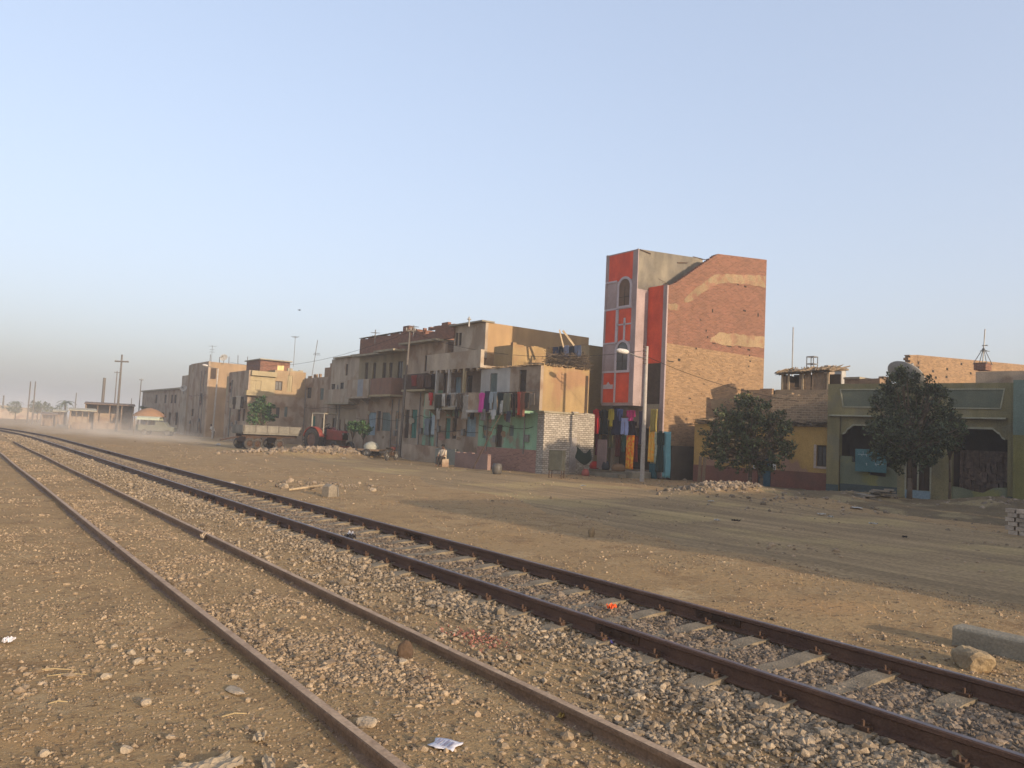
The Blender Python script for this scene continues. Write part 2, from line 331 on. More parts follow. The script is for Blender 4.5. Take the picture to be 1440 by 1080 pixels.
BANKM=mat('bank_soil',(.165,.118,.062,1),(.115,.083,.045,1),1.6,rough=.97,bump=1.,fine=22,bumpd=.03,stain=.5,big=((.24,.18,.09,1),.8))
def bank():
    xs=np.arange(24.8,37.5,.16); ys=np.arange(3.0,24.6,.16); X,Y=np.meshgrid(xs,ys,indexing='ij'); e=1.6*(fbm(X*.6,Y*.6,4,77)-.45)
    d=np.minimum(X-25.4-.12*(24-Y)*0-e-np.where(Y<12,(12-Y)*.25,0),24.0-Y-e*.7); Z=gz(X,Y)+np.clip(d*.12,-.05,.07)+.05*(fbm(X*2.5,Y*2.5,3,79)-.4)*np.clip(d,0,1)
    v=np.stack([X.ravel(),Y.ravel(),Z.ravel()],1); n,k=len(xs),len(ys); i=(np.arange(n-1)[:,None]*k+np.arange(k-1)[None,:]).ravel(); f=np.stack([i,i+k,i+k+1,i+1],1); keep=d.ravel()[i]>-.3
    me=mk('earth_bank',v,f[keep],BANKM,True); o=bpy.data.objects.new('earth_bank',me); C.objects.link(o); tag(o,kind='structure')
bank()
def road():
    ys=np.concatenate([np.arange(-40,60,.5),np.arange(60,170,2.5)]); k=26; V=[];F=[]
    lo=12.0+np.where(ys>10,.22*(ys-10),0.); lo=np.minimum(lo,16.5+0*ys)+1.2*(fbm(ys*.25,ys*0+3,3,5)-.5)*2; lo=np.where(ys>30,16.5-.02*(ys-30)+1.5*(fbm(ys*.2,ys*0+3,3,5)-.5),lo)
    hi=24.2+1.0*(fbm(ys*.3,ys*0+9,3,15)-.5)*2; hi=np.where(ys>34,22.8,hi)
    T_=np.linspace(0,1,k); X=lo[:,None]+(hi-lo)[:,None]*T_[None,:]; Y=np.repeat(ys[:,None],k,1)
    ed=np.minimum(T_,1-T_); Z=gz(X,Y)+np.where(ed[None,:]<.001,-.03,.012)
    v=np.stack([X.ravel(),Y.ravel(),Z.ravel()],1); n=len(ys); i=(np.arange(n-1)[:,None]*k+np.arange(k-1)[None,:]).ravel(); f=np.stack([i,i+1,i+k+1,i+k],1)
    me=mk('road',v,f,ROADM,True); o=bpy.data.objects.new('road',me); C.objects.link(o); tag(o,kind='structure')
road()
# ------------------------------------------------------------------ stones
ICO_V=None
def ico():
    t=(1+5**.5)/2
    v=np.array([(-1,t,0),(1,t,0),(-1,-t,0),(1,-t,0),(0,-1,t),(0,1,t),(0,-1,-t),(0,1,-t),(t,0,-1),(t,0,1),(-t,0,-1),(-t,0,1)],float); v/=np.linalg.norm(v[0])
    f=np.array([(0,11,5),(0,5,1),(0,1,7),(0,7,10),(0,10,11),(1,5,9),(5,11,4),(11,10,2),(10,7,6),(7,1,8),(3,9,4),(3,4,2),(3,2,6),(3,6,8),(3,8,9),(4,9,5),(2,4,11),(6,2,10),(8,6,7),(9,8,1)])
    return v,f
IV,IF=ico()
def stones(name,P,S,mat,flat=.6,parent=None):
    n=len(P); J=IV[None]*(1+RNG.uniform(-.32,.32,(n,12,1))); sc3=np.stack([RNG.uniform(.6,1.25,n),RNG.uniform(.6,1.1,n),RNG.uniform(.5,.95,n)*flat/.6],1)
    J=J*sc3[:,None,:]; a=RNG.uniform(0,6.28,n); t=RNG.uniform(-.6,.6,n)
    ct,st=np.cos(t),np.sin(t); y=J[...,1]*ct[:,None]-J[...,2]*st[:,None]; z=J[...,1]*st[:,None]+J[...,2]*ct[:,None]; x=J[...,0]
    ca,sa=np.cos(a),np.sin(a); x2=x*ca[:,None]-y*sa[:,None]; y2=x*sa[:,None]+y*ca[:,None]
    V=np.stack([x2,y2,z],2)*S[:,None,None]+P[:,None,:]; F=(IF[None]+12*np.arange(n)[:,None,None]).reshape(-1,3)
    me=mk(name,V.reshape(-1,3),F,mat,False); o=bpy.data.objects.new(name,me); C.objects.link(o)
    if parent: o.parent=parent
    return o
def scatter(n,x0,x1,y0,y1,dens,size,ymin=None):
    x=RNG.uniform(x0,x1,n); u=RNG.uniform(0,1,n); y=y0*(y1/y0)**u     # denser close to the viewer
    keep=RNG.uniform(0,1,n)<dens(x,y); x=x[keep]; y=y[keep]; s=size(x,y)*np.exp(RNG.normal(0,.38,len(x)))
    return x+xcurve(y),y,s
def siz(base): return lambda x,y: base*(1+np.maximum(y-12,0)*.012)
clump=lambda x,y,a,b,sd: np.clip((fbm(x*1.3,y*1.3,4,sd)-a)/b,0,1)
def put(name,x,y,s,mat,emb=.05,flat=.6):
    z=gz(x,y)+s*emb; return stones(name,np.stack([x,y,z],1),s,mat,flat)
x,y,s=scatter(42000,-2.5,2.2,3.2,45,lambda x,y: .04+.7*clump(x,y,.47,.14,41)*np.where(x>-.8,1,.6)*np.where((x>1.85),.12,1),siz(.0145))
a=put('gravel_beside_siding',x,y,s,STONE)
x,y,s=scatter(42000,2.3,3.7,2.5,60,lambda x,y: .07+.8*clump(x,y,.45,.14,53)*np.where(x>3.4,.12,1),siz(.0155))
b_=put('gravel_between_siding_rails',x,y,s,STONE)
x,y,s=scatter(70000,3.85,5.45,1.8,75,lambda x,y: np.clip(.10+.6*clump(x,y,.43,.12,61)+.65*np.exp(-((x-5.0)/.40)**2),0,1)*(.35+.65*clump(x*.7,y*.5,.38,.12,67)),siz(.0165))
c_=put('ballast_shoulder',x,y,s,STONEG,.4)
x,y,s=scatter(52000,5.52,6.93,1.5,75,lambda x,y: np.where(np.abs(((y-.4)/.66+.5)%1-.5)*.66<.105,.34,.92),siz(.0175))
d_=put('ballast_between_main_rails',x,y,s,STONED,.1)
x,y,s=scatter(26000,7.1,12.5,2.0,60,lambda x,y: np.clip(.06+.7*clump(x,y,.47,.12,71)+.8*np.exp(-((x-7.3)/.25)**2),0,1),siz(.0125))
e_=put('gravel_verge',x,y,s,STONE)
x,y,s=scatter(16000,12.5,34,6,70,lambda x,y: .04+.5*clump(x*.4,y*.4,.55,.1,81)+.35*(x>25.5),lambda x,y:.03+0*x)
f_=put('road_grit',x,y,s,STONE,.2)
x,y,s=scatter(60000,-2.5,5.5,2.5,16,lambda x,y: .35+.65*clump(x*1.6,y*1.6,.42,.14,91),lambda x,y:.0058+.0003*y)
p_=put('fine_grit',x,y,s,STONE,.2)
tag(p_,'fine grit and crumbs spread over the dirt around the siding','gravel',kind='stuff')
for o,l in ((a,0),(b_,0),(c_,0),(d_,0),(e_,0),(f_,0)): tag(o,kind='stuff')
for o,l,ct in ((a,'small brown stones scattered on bare dirt left of the siding','gravel'),(b_,'loose brown gravel between the two dusty siding rails','gravel'),(c_,'pale crushed ballast heaped along the near dark rail','ballast'),(d_,'dark oily ballast stones between sleepers of the main line','ballast'),(e_,'fine reddish gravel on the sunlit verge past the main line','gravel'),(f_,'sparse small grit strewn over the dirt road','gravel')): tag(o,l,ct)
# ------------------------------------------------------------------ tracks
def railprof(h,w=.07,fw=.14):
    # cross-section (x,z) of a flat-bottom rail, top at z=0
    return [(-w/2,-.006),(-w/2+.008,0),(w/2-.008,0),(w/2,-.006),(w/2,-.034),(.012,-.046),(.011,-h+.028),(fw/2,-h+.012),(fw/2,-h),(-fw/2,-h),(-fw/2,-h+.012),(-.011,-h+.028),(-.012,-.046),(-w/2,-.034)]
def rail(name,xc,y0,y1,ztop,h,mat,parent,wob=0.):
    prof=railprof(h); ys=np.concatenate([np.arange(y0,60,2.),np.arange(60,y1,4.)]); mb=MB(); n=len(prof)
    for i,yy in enumerate(ys):
        cx=xc+float(xcurve(np.array(yy)))+wob*math.sin(yy*.35); cz=ztop+wob*.4*math.sin(yy*.5+1)
        mb.v+=[(cx+px,yy,cz+pz) for px,pz in prof]
        if i: mb.f+=[((i-1)*n+k,(i-1)*n+(k+1)%n,i*n+(k+1)%n,i*n+k) for k in range(n)]
    mb.f.append(tuple(range(n))); return obj(name,mb,mat,parent)
tr=T('railway_track','dark main railway line with concrete sleepers, farther of the two tracks','railway track',(XM,3,-.1))
for sx in (-.75,.75):
    r=rail('rail',XM+sx,-8,300,.12,.155,STEELR,tr)
    top=MB(); ys=np.concatenate([np.arange(-8,60,2.),np.arange(60,300,4.)])
    for i,yy in enumerate(ys):
        cx=XM+sx+float(xcurve(np.array(yy))); top.v+=[(cx-.024,yy,.1218),(cx+.024,yy,.1218)]
        if i: top.f.append((2*i-2,2*i-1,2*i+1,2*i))
    t_=obj('rail_head',top,RAILTOP,tr); t_.parent=r; t_.location=(0,0,0)
for sx in (-.75,.75):
    for yj in (5.6,12.4,19.8,31.2,44.):
        f_=MB()
        for sd in (-1,1):
            f_.box(XM+sx+sd*.013-(.012 if sd<0 else 0),XM+sx+sd*.013+(.012 if sd>0 else 0),yj-.3,yj+.3,.008,.072)
            for b_q in (-.22,-.08,.08,.22): f_.cyl((XM+sx+sd*.02,yj+b_q,.04),(XM+sx+sd*.05,yj+b_q,.04),.016,n=6)
        obj('fish_plate',f_,RUST,tr)
sl=MB(); sl.prism([(-1.2,-.045),(-.98,.0),(-.75,.02),(-.45,.01),(-.2,-.02),(.2,-.02),(.45,.01),(.75,.02),(.98,.0),(1.2,-.045),(1.2,-.16),(-1.2,-.16)],'y',-.095,.095)
slm=mk('sleeper',sl.v,sl.f,CONCS); cl=MB()
cl.box(-.14,.14,-.06,.06,-.012,.001)
for q in (-1,1):
    cl.box(q*.105-.035,q*.105+.035,-.05,.05,.0,.022); cl.cyl((q*.11,0,.02),(q*.11,0,.062),.016,.013,6); cl.box(q*.075-.02,q*.075+.02,-.03,.03,.022,.036)
clm=mk('rail_clip',cl.v,cl.f,RUST)
INFO_s=[]
yy=.4; cnt=0; rest=MB()
while yy<150:
    dx=float(xcurve(np.array(yy))); a=random.uniform(-.02,.02)
    if cnt<100:
        o=bpy.data.objects.new('sleeper',slm); C.objects.link(o); o.parent=tr; o.location=(dx+random.uniform(-.03,.03),yy-3,-.03+.1+random.uniform(-.008,.006)); o.rotation_euler=(0,0,a)
        if cnt<34:
            for q in (-.75,.75):
                k=bpy.data.objects.new('rail_clip',clm); C.objects.link(k); k.parent=o; k.location=(q,0,.018)
    else: rest.box(XM+dx-1.25,XM+dx+1.25,yy-.12,yy+.12,-.2,-.04)
    yy+=.66; cnt+=1
tag(obj('distant_sleepers',rest,CONCS,tr),kind='stuff')
ts=T('siding_track','half buried dusty siding, nearer of the two tracks with light brown rails','railway track',(XS,3,-.1))
DUSTHEAD=mat('dusty_rail_head',(.44,.31,.20,1),(.30,.20,.125,1),6,bump=.2,fine=40,rough=.7,metal=.1)
for sx,e,wb in ((-.75,62,.012),(.75,56,.01)):
    r=rail('rail',XS+sx,-4,e,.03,.12,STEELS,ts,wb); top=MB(); ys=np.arange(-4,e,2.)
    for i,yy in enumerate(ys):
        cx=XS+sx+wb*math.sin(yy*.35); cz=.0315+wb*.4*math.sin(yy*.5+1); top.v+=[(cx-.031,yy,cz),(cx+.031,yy,cz)]
        if i: top.f.append((2*i-2,2*i-1,2*i+1,2*i))
    t_=obj('rail_head',top,DUSTHEAD,ts); t_.parent=r
# ------------------------------------------------------------------ building kit
def rect(fr,ax,c,px0,py0,px1,py1):
    f=fr.X if ax=='x' else fr.Y; pm=(py0+py1)/2
    a,_=f(c,px0,pm); b,_=f(c,px1,pm); z1=f(c,(px0+px1)/2,py0)[1]; z0=f(c,(px0+px1)/2,py1)[1]
    return (min(a,b),max(a,b),z0,z1)
def opening(parent,ax,c,r,kind,m,fm=None,d=.16):
    a,b,z0,z1=r; fm=fm or m; fw=min(.06,(b-a)*.15); e=c+d-.05
    def bx(mb,u0,u1,q0,q1,o0,o1):
        if ax=='x': mb.box(c+o0,c+o1,u0,u1,q0,q1)
        else: mb.box(u0,u1,c+o0,c+o1,q0,q1)
    g=.004
    if kind=='win':
        f=MB(); bx(f,a+g,a+fw,z0+g,z1-g,d-.10,d-.012); bx(f,b-fw,b-g,z0+g,z1-g,d-.10,d-.012); bx(f,a+fw,b-fw,z1-fw,z1-g,d-.10,d-.012); bx(f,a+fw,b-fw,z0+g,z0+fw,d-.10,d-.012); bx(f,(a+b)/2-.02,(a+b)/2+.02,z0+fw,z1-fw,d-.09,d-.02)
        o=obj('window',f,fm,parent); p=MB(); bx(p,a+fw,b-fw,z0+fw,z1-fw,d-.055,d-.035); q=obj('pane',p,GLASS,o,off=INFO[parent]); q.location=(0,0,0)
    elif kind=='shut':
        f=MB(); mid=(a+b)/2
        for (u0,u1) in ((a+g,mid-.008),(mid+.008,b-g)):
            bx(f,u0,u1,z0+g,z1-g,d-.09,d-.05)
            n=max(3,int((z1-z0)/.14))
            for i in range(n):
                zz=z0+(i+.5)*(z1-z0)/n; bx(f,u0+.04,u1-.04,zz-.02,zz+.02,d-.11,d-.091)
        o=obj('window_shutter',f,m,parent)
    elif kind=='door':
        f=MB(); bx(f,a+g,b-g,z0+g,z1-g,d-.07,d-.02); n=2
        for i in range(n):
            for j in range(2):
                u0=a+(b-a)*(.1+.42*j); u1=u0+(b-a)*.36; q0=z0+(z1-z0)*(.08+.46*i); q1=q0+(z1-z0)*.38; bx(f,u0,u1,q0,q1,d-.09,d-.071)
        o=obj('door',f,m,parent); hnd=MB(); bx(hnd,a+(b-a)*.86,a+(b-a)*.92,z0+1.0,z0+1.14,d-.12,d-.072); k=obj('handle',hnd,METAL,o,off=INFO[parent])
    else: return None
    return o
def block(parent,name,fr,x0,x1,y0,y1,z0,z1,m,ops=(),rough=0.,d=.16,label=None):
    hx=[];hy=[]
    for op in ops:
        ax=op[0]; c=x0 if ax=='x' else y0
        r=rect(fr,ax,c,*op[1]) if len(op[1])==4 and op[4:]!=('raw',) else op[1]
        lo,hi=(y0,y1) if ax=='x' else (x0,x1)
        r=(max(r[0],lo+.05),min(r[1],hi-.05),max(r[2],z0+.02),min(r[3],z1-.05))
        if r[1]-r[0]<.1 or r[3]-r[2]<.1: continue
        (hx if ax=='x' else hy).append(r); opening(parent,ax,c,r,op[2],op[3],d=d)
    mb=MB(); mb.block(x0,x1,y0,y1,z0,z1,hx,hy,d)
    if rough: mb.rough_edge('x',x0,x0+.25,y0,y1,z1,.3,rough); mb.rough_edge('y',y0,y0+.25,x0,x1,z1,.3,rough)
    return obj(name,mb,m,parent,label=label)
def cornice(parent,name,x0,x1,y0,y1,z0,z1,m):
    mb=MB(); mb.box(x0,x1,y0,y1,z0,z1); return obj(name,mb,m,parent,bevel=.01)
def balcony(parent,x0,x1,y0,y1,z0,z1,slabm,panels,railing=False,supports=False):
    """slab from wall x1 out to x0, along y0..y1, parapet up to z1. panels: list of materials along y"""
    s=MB(); s.box(x0-.06,x1,y0-.06,y1+.06,z0-.14,z0); o=obj('balcony',s,slabm,parent)
    n=len(panels)
    for i,pm in enumerate(panels):
        a=y0+(y1-y0)*i/n; b=y0+(y1-y0)*(i+1)/n; r=MB()
        if railing:
            for k in range(int((b-a)/.16)+1): r.cyl((x0+.03,a+.05+k*.16,z0),(x0+.03,a+.05+k*.16,z1-.02),.014,n=5)
            r.box(x0,x0+.06,a,b,z1-.05,z1); nm='railing'
        else: r.box(x0,x0+.1,a+.004,b-.004,z0,z1); nm='balcony_parapet'
        obj(nm,r,pm,o,off=INFO[parent])
    for yy in (y0,y1-.1):
        r=MB()
        if railing: r.box(x0+.06,x1,yy+.02,yy+.06,z1-.05,z1); [r.cyl((x0+.2+k*.16,yy+.04,z0),(x0+.2+k*.16,yy+.04,z1-.03),.014,n=5) for k in range(int((x1-x0-.2)/.16))]
        else: r.box(x0+.1,x1,yy,yy+.1,z0,z1)
        obj('side_railing' if railing else 'side_parapet',r,panels[0],o,off=INFO[parent])
    if supports:
        r=MB()
        for yy in np.linspace(y0+.2,y1-.2,max(2,int((y1-y0)/1.2))): r.prism([(x1,z0-.14),(x0+.2,z0-.14),(x1,z0-.6)],'y',yy-.07,yy+.07)
        obj('bracket',r,slabm,o,off=INFO[parent])
    return o
def at(px,dist,py=600):
    _,d=W.ray(px,py); h=math.hypot(d[0],d[1]); return d[0]/h*dist,d[1]/h*dist
def ztop(px,py,dist):
    _,d=W.ray(px,py); return CH+d[2]/math.hypot(d[0],d[1])*dist
zX=lambda c,px,py:W.X(c,px,py)[1]; yX=lambda c,px,py=600:W.X(c,px,py)[0]
zY=lambda c,px,py:W.Y(c,px,py)[1]; xY=lambda c,px,py=600:W.Y(c,px,py)[0]
def facade(p,nm,x0,y0,y1,z0,z1,m,ops=(),th=.2,**k): return block(p,nm,W,x0,x0+th,y0,y1,z0,z1,m,ops,**k)
# ================================================================= red tower house
tw=T('tower_house','tall narrow house with red and lilac front and bare brick side wall','house',(31.2,29.1,0))
YB=29.1; XF=31.2
P=lambda px,py:W.Y(YB,px,py)
xr=P(1076,450)[0]; zs=P(935,482)[1]
zl=P(932,400)[1]; pts=[(XF,zl),(P(952,397)[0],P(952,397)[1]),(P(1010,357)),(xr,P(1077,365)[1])]
low=MB(); low.prism([(XF,0),(xr,0),(xr,zs),(XF,zs)],'y',YB,YB+.25); LOWER=low
up=MB(); up.prism([(XF,zs),(xr,zs),(xr,pts[3][1]),pts[2],pts[1],pts[0]],'y',YB,YB+.25)
# stepped courses along the sloping edge
(xa,za),(xb,zb)=pts[1],pts[2]; n=22
for i in range(n):
    t0=i/n; x0_=xa+(xb-xa)*t0; x1_=xa+(xb-xa)*(t0+1/n)+.08; z0_=za+(zb-za)*t0-.02; up.box(x0_+.01,x1_,YB+.004,YB+.246,z0_-.1,z0_+(zb-za)/n*random.uniform(.6,1.25))
obj('brick_wall',up,RED_BRICK,tw,label='red upper part of the brick side wall with stepped edge')
rng=random.Random(5)
def band(pts_,name='cement_band',m=CEMENTP,pr=.012,seed=1):
    r=random.Random(seed); q=[]
    for i in range(len(pts_)):
        a=pts_[i]; b=pts_[(i+1)%len(pts_)]; k=max(1,int(math.dist(a,b)/.3))
        for j in range(k):
            t=j/k; q.append((a[0]+(b[0]-a[0])*t+r.uniform(-.04,.04),a[1]+(b[1]-a[1])*t+r.uniform(-.05,.05)))
    mb=MB(); mb.prism([(min(max(u,XF+.02),xr-.01),z) for u,z in q],'y',YB-pr,YB+.02); return obj(name,mb,m,tw)
band([P(1076,404),P(1076,388),P(1030,385),P(1005,387),P(985,400),P(962,420),P(962,427),P(975,421),P(1000,403),P(1020,397),P(1045,400)][::-1],seed=2)
band([P(936,434),P(936,426),P(957,428),P(953,437)],seed=3)
band([P(1076,489),P(1076,474),P(1040,470),P(1012,468),P(1000,474),P(998,480),P(1020,485)][::-1],m=mat('sand_cement_band',(.30,.21,.115,1),(.25,.17,.095,1),1.5,bump=.7,stain=.5,streak=.3,big=((.25,.145,.085,1),1.5)),seed=4)
band([P(1030,566),P(1032,560),P(1003,562),P(990,572),P(1005,576)],m=mat('sand_cement_band',(.44,.32,.18,1)),seed=6)
hol=MB()
for px,py,w,h in [(1048,403,.22,.1),(1038,400,.15,.08),(1015,396,.2,.1),(1047,437,.28,.09),(1066,443,.12,.22),(979,490,.12,.1),(955,506,.2,.12),(943,508,.5,.05),(1004,483,.3,.05),(1025,487,.5,.05),(1040,488,.3,.06),(1053,492,.25,.09),(1054,500,.1,.1),(1055,508,.16,.08),(1053,515,.1,.1),(993,465,.1,.12),(995,474,.1,.1),(1002,437,.1,.2),(985,450,.14,.06),(970,560,.2,.06),(1062,565,.15,.08),(990,540,.2,.05)]:
    u,z=P(px,py); hol=MB(); hol.box(u-w/2,u+w/2,YB-.003,YB+.03,z-h/2,z+h/2); obj('putlog_hole_shade',hol,DARK,tw)  # thin dark boxes stand for the shade inside the holes
pro=LOWER
for i in range(150):
    u=rng.uniform(XF+.1,xr-.3); z=rng.uniform(.3,zs-.1)
    pro.box(u,u+rng.uniform(.1,.24),YB-rng.uniform(.008,.03),YB+.02,z,z+.065)
obj('brick_wall',LOWER,TAN_BRICK,tw,label='sandy tan lower part of the brick side wall',recalc=False)
# main body behind the brick wall
XB=30.3; YR=W.X(XB,894.5,450)[0]; YL=W.X(XB,853.5,362)[0]
zbot=zX(XB,893,567); ztp=zX(XB,894,351)
bd=MB(); bd.box(XF+.02,xr-.01,YB+.25,YL,zbot-.25,zl-.15); obj('rear_wall',bd,CEMENT,tw)
wf=MB(); sh=(29.95,32.9,.35,2.62)
wf.face('x',XF,YB,YL,0,zbot-.2,[sh],1.6); wf.quad((XF,YL,0),(xr,YL,0),(xr,YL,zbot-.2),(XF,YL,zbot-.2)); obj('ground_floor_wall',wf,GREYP2,tw)
pil=MB(); pil.box(XF-.10,XF+.0,YB-.02,YB+.26,0,zl+.03); obj('corner_pilaster',pil,LILAC,tw)
rp=MB(); rp.box(XF-.02,XF+.03,YB+.26,YR,zX(XF,916,511),zX(XF,916,404)); obj('red_wall_strip',rp,REDP,tw)
dk=MB(); dk.box(XF-.015,XF+.03,YB+.27,YR-.1,zX(XF,918,568),zX(XF,916,511)-.01); obj('balcony_shutter',dk,DWOOD,tw)
bay=MB(); bay.box(XB,XF+.01,YR,YL,zbot,ztp-2.2); bay.box(XB+.02,XF,YR+.02,YL-.02,zbot-.12,zbot); obj('bay',bay,LILAC,tw)
par=MB(); zbp=ztp-2.2
xe=xY(YR,987,400)
par.prism([(XB,zbp),(xe,zbp),(xe,zY(YR,985,363)),(XB,ztp)],'y',YR,YR+.15); par.box(XB+.02,XB+.17,YR+.15,YL-.01,zbp,ztp); par.box(XB+.17,xe,YL-.16,YL-.01,zbp,ztp-.1)
obj('roof_parapet',par,STAINC,tw); pf=MB(); pf.box(XB-.006,XB+.02,YR-.004,YL,zbp-.01,ztp+.01); obj('parapet_render',pf,LILAC,tw)
rail_=MB(); rail_.cyl((xe-.8,YR+.05,zY(YR,985,362)-.05),(xe+.45,YR-.1,zY(YR,985,362)-.1),.025); rail_.cyl((XB+.1,YR-.02,ztp-.02),(XB+.9,YR-.04,ztp-.12),.03); rail_.cyl((XF+2.2,YR-.02,ztp-.25),(XF+3,YR-.05,ztp-.12),.03); rail_.cyl((XF+.1,YB+.1,zl+.1),(XF-.5,YB+.3,zl+.35),.012); rail_.cyl((XF+.3,YB+.1,zl+.05),(XF-.3,YB+.2,zl+.15),.012)
obj('rebar_stub',rail_,RUST,tw)
Q=lambda px,py:W.X(XB,px,py)
def panel(px0,py0,px1,py1,m,nm,pr=.012,dep=.0):
    a,b,z0,z1=rect(W,'x',XB,px0,py0,px1,py1); mb=MB(); mb.box(XB-pr,XB+.01,max(a,YR+.02),min(b,YL-.02),z0,z1); return obj(nm,mb,m,tw)
panel(857,357,890,395,REDP,'red_panel'); panel(851,435,865.5,482,REDP,'red_panel'); panel(870,434,887,480,REDP,'red_panel'); panel(848,524,863,566,REDP,'red_panel'); panel(866,523,884,566,REDP,'red_panel')
WM=mat('pale_lilac_moulding',(.46,.40,.41,1),(.40,.34,.35,1),2,bump=.15)
def arch(px0,py0,px1,py1,nm,glass=True):
    a,b,z0,z1=rect(W,'x',XB,px0,py0,px1,py1); r=(b-a)/2; cy=(a+b)/2; w=.13; zc=z1-r
    o=MB(); n=12
    o.box(XB-.07,XB-.001,a,a+w,z0,zc); o.box(XB-.07,XB-.001,b-w,b,z0,zc); o.box(XB-.07,XB-.001,a+w,b-w,z0,z0+w)
    for i in range(n):
        t0=math.pi*i/n; t1=math.pi*(i+1)/n; pl=[(cy+R*math.cos(t),zc+R*math.sin(t)) for R,t in ((r,t0),(r,t1),(r-w,t1),(r-w,t0))]; o.prism(pl,'x',XB-.07,XB-.001)
    f=obj('window',o,WM,tw); g=MB(); g.prism([(a+w,z0+w),(b-w,z0+w)]+[(cy+(r-w)*math.cos(math.pi*i/n),zc+(r-w)*math.sin(math.pi*i/n)) for i in range(n+1)],'x',XB-.014,XB-.004)
    q=obj('pane',g,mat('brown_window_board',(.17,.10,.06,1),(.12,.075,.05,1),2,bump=.1) if glass else GLASS,f)
    s=MB(); s.box(XB-.03,XB-.0145,cy-.02,cy+.02,z0+w,zc); s.box(XB-.03,XB-.0145,a+w,b-w,(z0+zc)/2,(z0+zc)/2+.04); obj('glazing_bar',s,DWOOD,f)
arch(869,389,889,433,'w'); arch(865.5,478,886,524,'w',False)
gl=MB()
for (px0,py0,px1,py1) in ((852,396,868,398.5),(850,433,889,435.5),(848.5,482,866,484),(847.5,522,866,524.5),(865.8,435,869,482),(863.5,524,865.5,566),(868,455,888,457),(877,447,879.5,480)):
    a,b,z0,z1=rect(W,'x',XB,px0,py0,px1,py1); gl=MB(); gl.box(XB-.035,XB-.0005,max(a,YR),min(b,YL),z0,z1); obj('facade_moulding',gl,WM,tw)
em=MB(); a,b,z0,z1=rect(W,'x',XB,849,541,862,547); em.box(XB-.04,XB-.013,a,b,z0,z1); em.prism([(a+.25,z1),(b-.25,z1),((a+b)/2,z1+.16)],'x',XB-.04,XB-.013); obj('facade_crest',em,WM,tw)
ep=MB(); ep.box(XB-.03,XB+.002,YL-.14,YL+.01,zbot,ztp+.03); ep.box(XB-.03,XB+.002,YR-.01,YR+.12,zbot,ztp+.02); obj('edge_pilaster',ep,LILAC,tw)
stp=T('entrance_step','low worn concrete steps in front of the clothes shop','step',(29.3,31,0)); s=MB(); s.box(29.5,31.15,29.6,33.9,-.15,.28); s.box(28.9,29.5,30.0,35,-.15,.12); obj('step_slab',s,CONC,stp,bevel=.03)
# shop contents
sb=MB(); sb.box(31.5,32.7,30.1,32.7,.36,1.5); o=obj('shop_counter',sb,DWOOD,base=(31.5,30.1,.36),bevel=.02); tag(o,'dark wooden counter inside the clothes shop under the red house','counter')
# ================================================================= street row
def winops(ax,lst,kind,m): return [(ax,r,kind,m) for r in lst]
# ---- D green and tan house
XD=25.9; YD=W.X(XD,757,600)[0]; YD1=yX(XD,673); D=T('green_fronted_house','two storey house, green below, with big bare sand coloured side wall beside the white porch','house',(XD,YD,0))
zg=zX(XD,750,577); zp=zX(XD,752,633); zt=zX(XD,755,514); xd1=xY(YD,826)
facade(D,'green_wall',XD,YD,YD1,zp,zg,GREENW,[('x',(697,597,706,631),'door',DWOOD),('x',(679,598,684,616),'shut',GREYW),('x',(716,598,722.5,613),'shut',GREYW)])
pl=MB(); pl.box(XD-.03,XD+.2,YD,YD1,-.2,zp); obj('plinth',pl,PINKB,D)
ym=yX(XD,714)
facade(D,'upper_wall',XD,YD,ym,zg,zt,GREYP2,[('x',(730,520,740,551),'door',DWOOD)],label='brown grey plastered upper wall')
facade(D,'upper_wall',XD,ym,YD1,zg,zt,WHITEW,[('x',(689,525,699,551),'shut',GREYW)],label='whitewashed upper wall')
sd=MB(); sd.block(XD+.2,xd1,YD+.004,YD1,-.2,zt); sd.rough_edge('y',YD+.01,YD+.25,XD+.2,xd1,zt,.3,.12); obj('side_wall',sd,YELLOWM,D)
g=MB(); g.box(xd1-.28,xd1-.1,YD-.02,YD+.01,2.6,zt-.3); obj('drain_stain_pipe',g,DWOOD,D)
rf=MB()
for i in range(60):
    yy=random.uniform(YD,YD1); rf.cyl((XD-.35+random.uniform(0,.2),yy,zt+.03),(XD+1.2,yy+random.uniform(-.5,.5),zt+random.uniform(.04,.16)),.03,n=5)
for i in range(70):
    xx=random.uniform(XD+.2,xd1); rf.cyl((xx,YD-.12,zt+.02+random.uniform(0,.1)),(xx+random.uniform(-.7,.7),YD+random.uniform(.3,1.4),zt+random.uniform(.05,.2)),.028,n=5)
obj('roof_poles',rf,THATCH,D).name='roof_thatch'
balcony(D,XD-.9,XD,ym+.3,YD1-.1,zg-.05,zg+.95,WHITEW,[GREYP2,GREYP2,GREYP2],railing=False)
balcony(D,XD-.85,XD,YD+.5,ym+.2,zg-.05,zg+.95,GREENW,[RUST,RUST],railing=True)
um=MB(); Ym=37.3; xm=xY(Ym,716); xm1=xY(Ym,818)
um.block(xm,xm1,Ym,YD1+.3,zt-.02,zY(Ym,716,484)); um.rough_edge('y',Ym,Ym+.25,xm,xm1,zY(Ym,716,484),.35,.15); obj('rooftop_room',um,YELLOWM,D)
st=MB(); Ys=34.6; x0_=xY(Ys,824); st.block(x0_,XF+2.4,Ys,Ys+3,-.1,zY(Ys,835,486)); obj('stair_wall',st,mat('light_sand_plaster',(.36,.26,.13,1),(.31,.22,.115,1),.7,bump=.3,streak=.2),D)
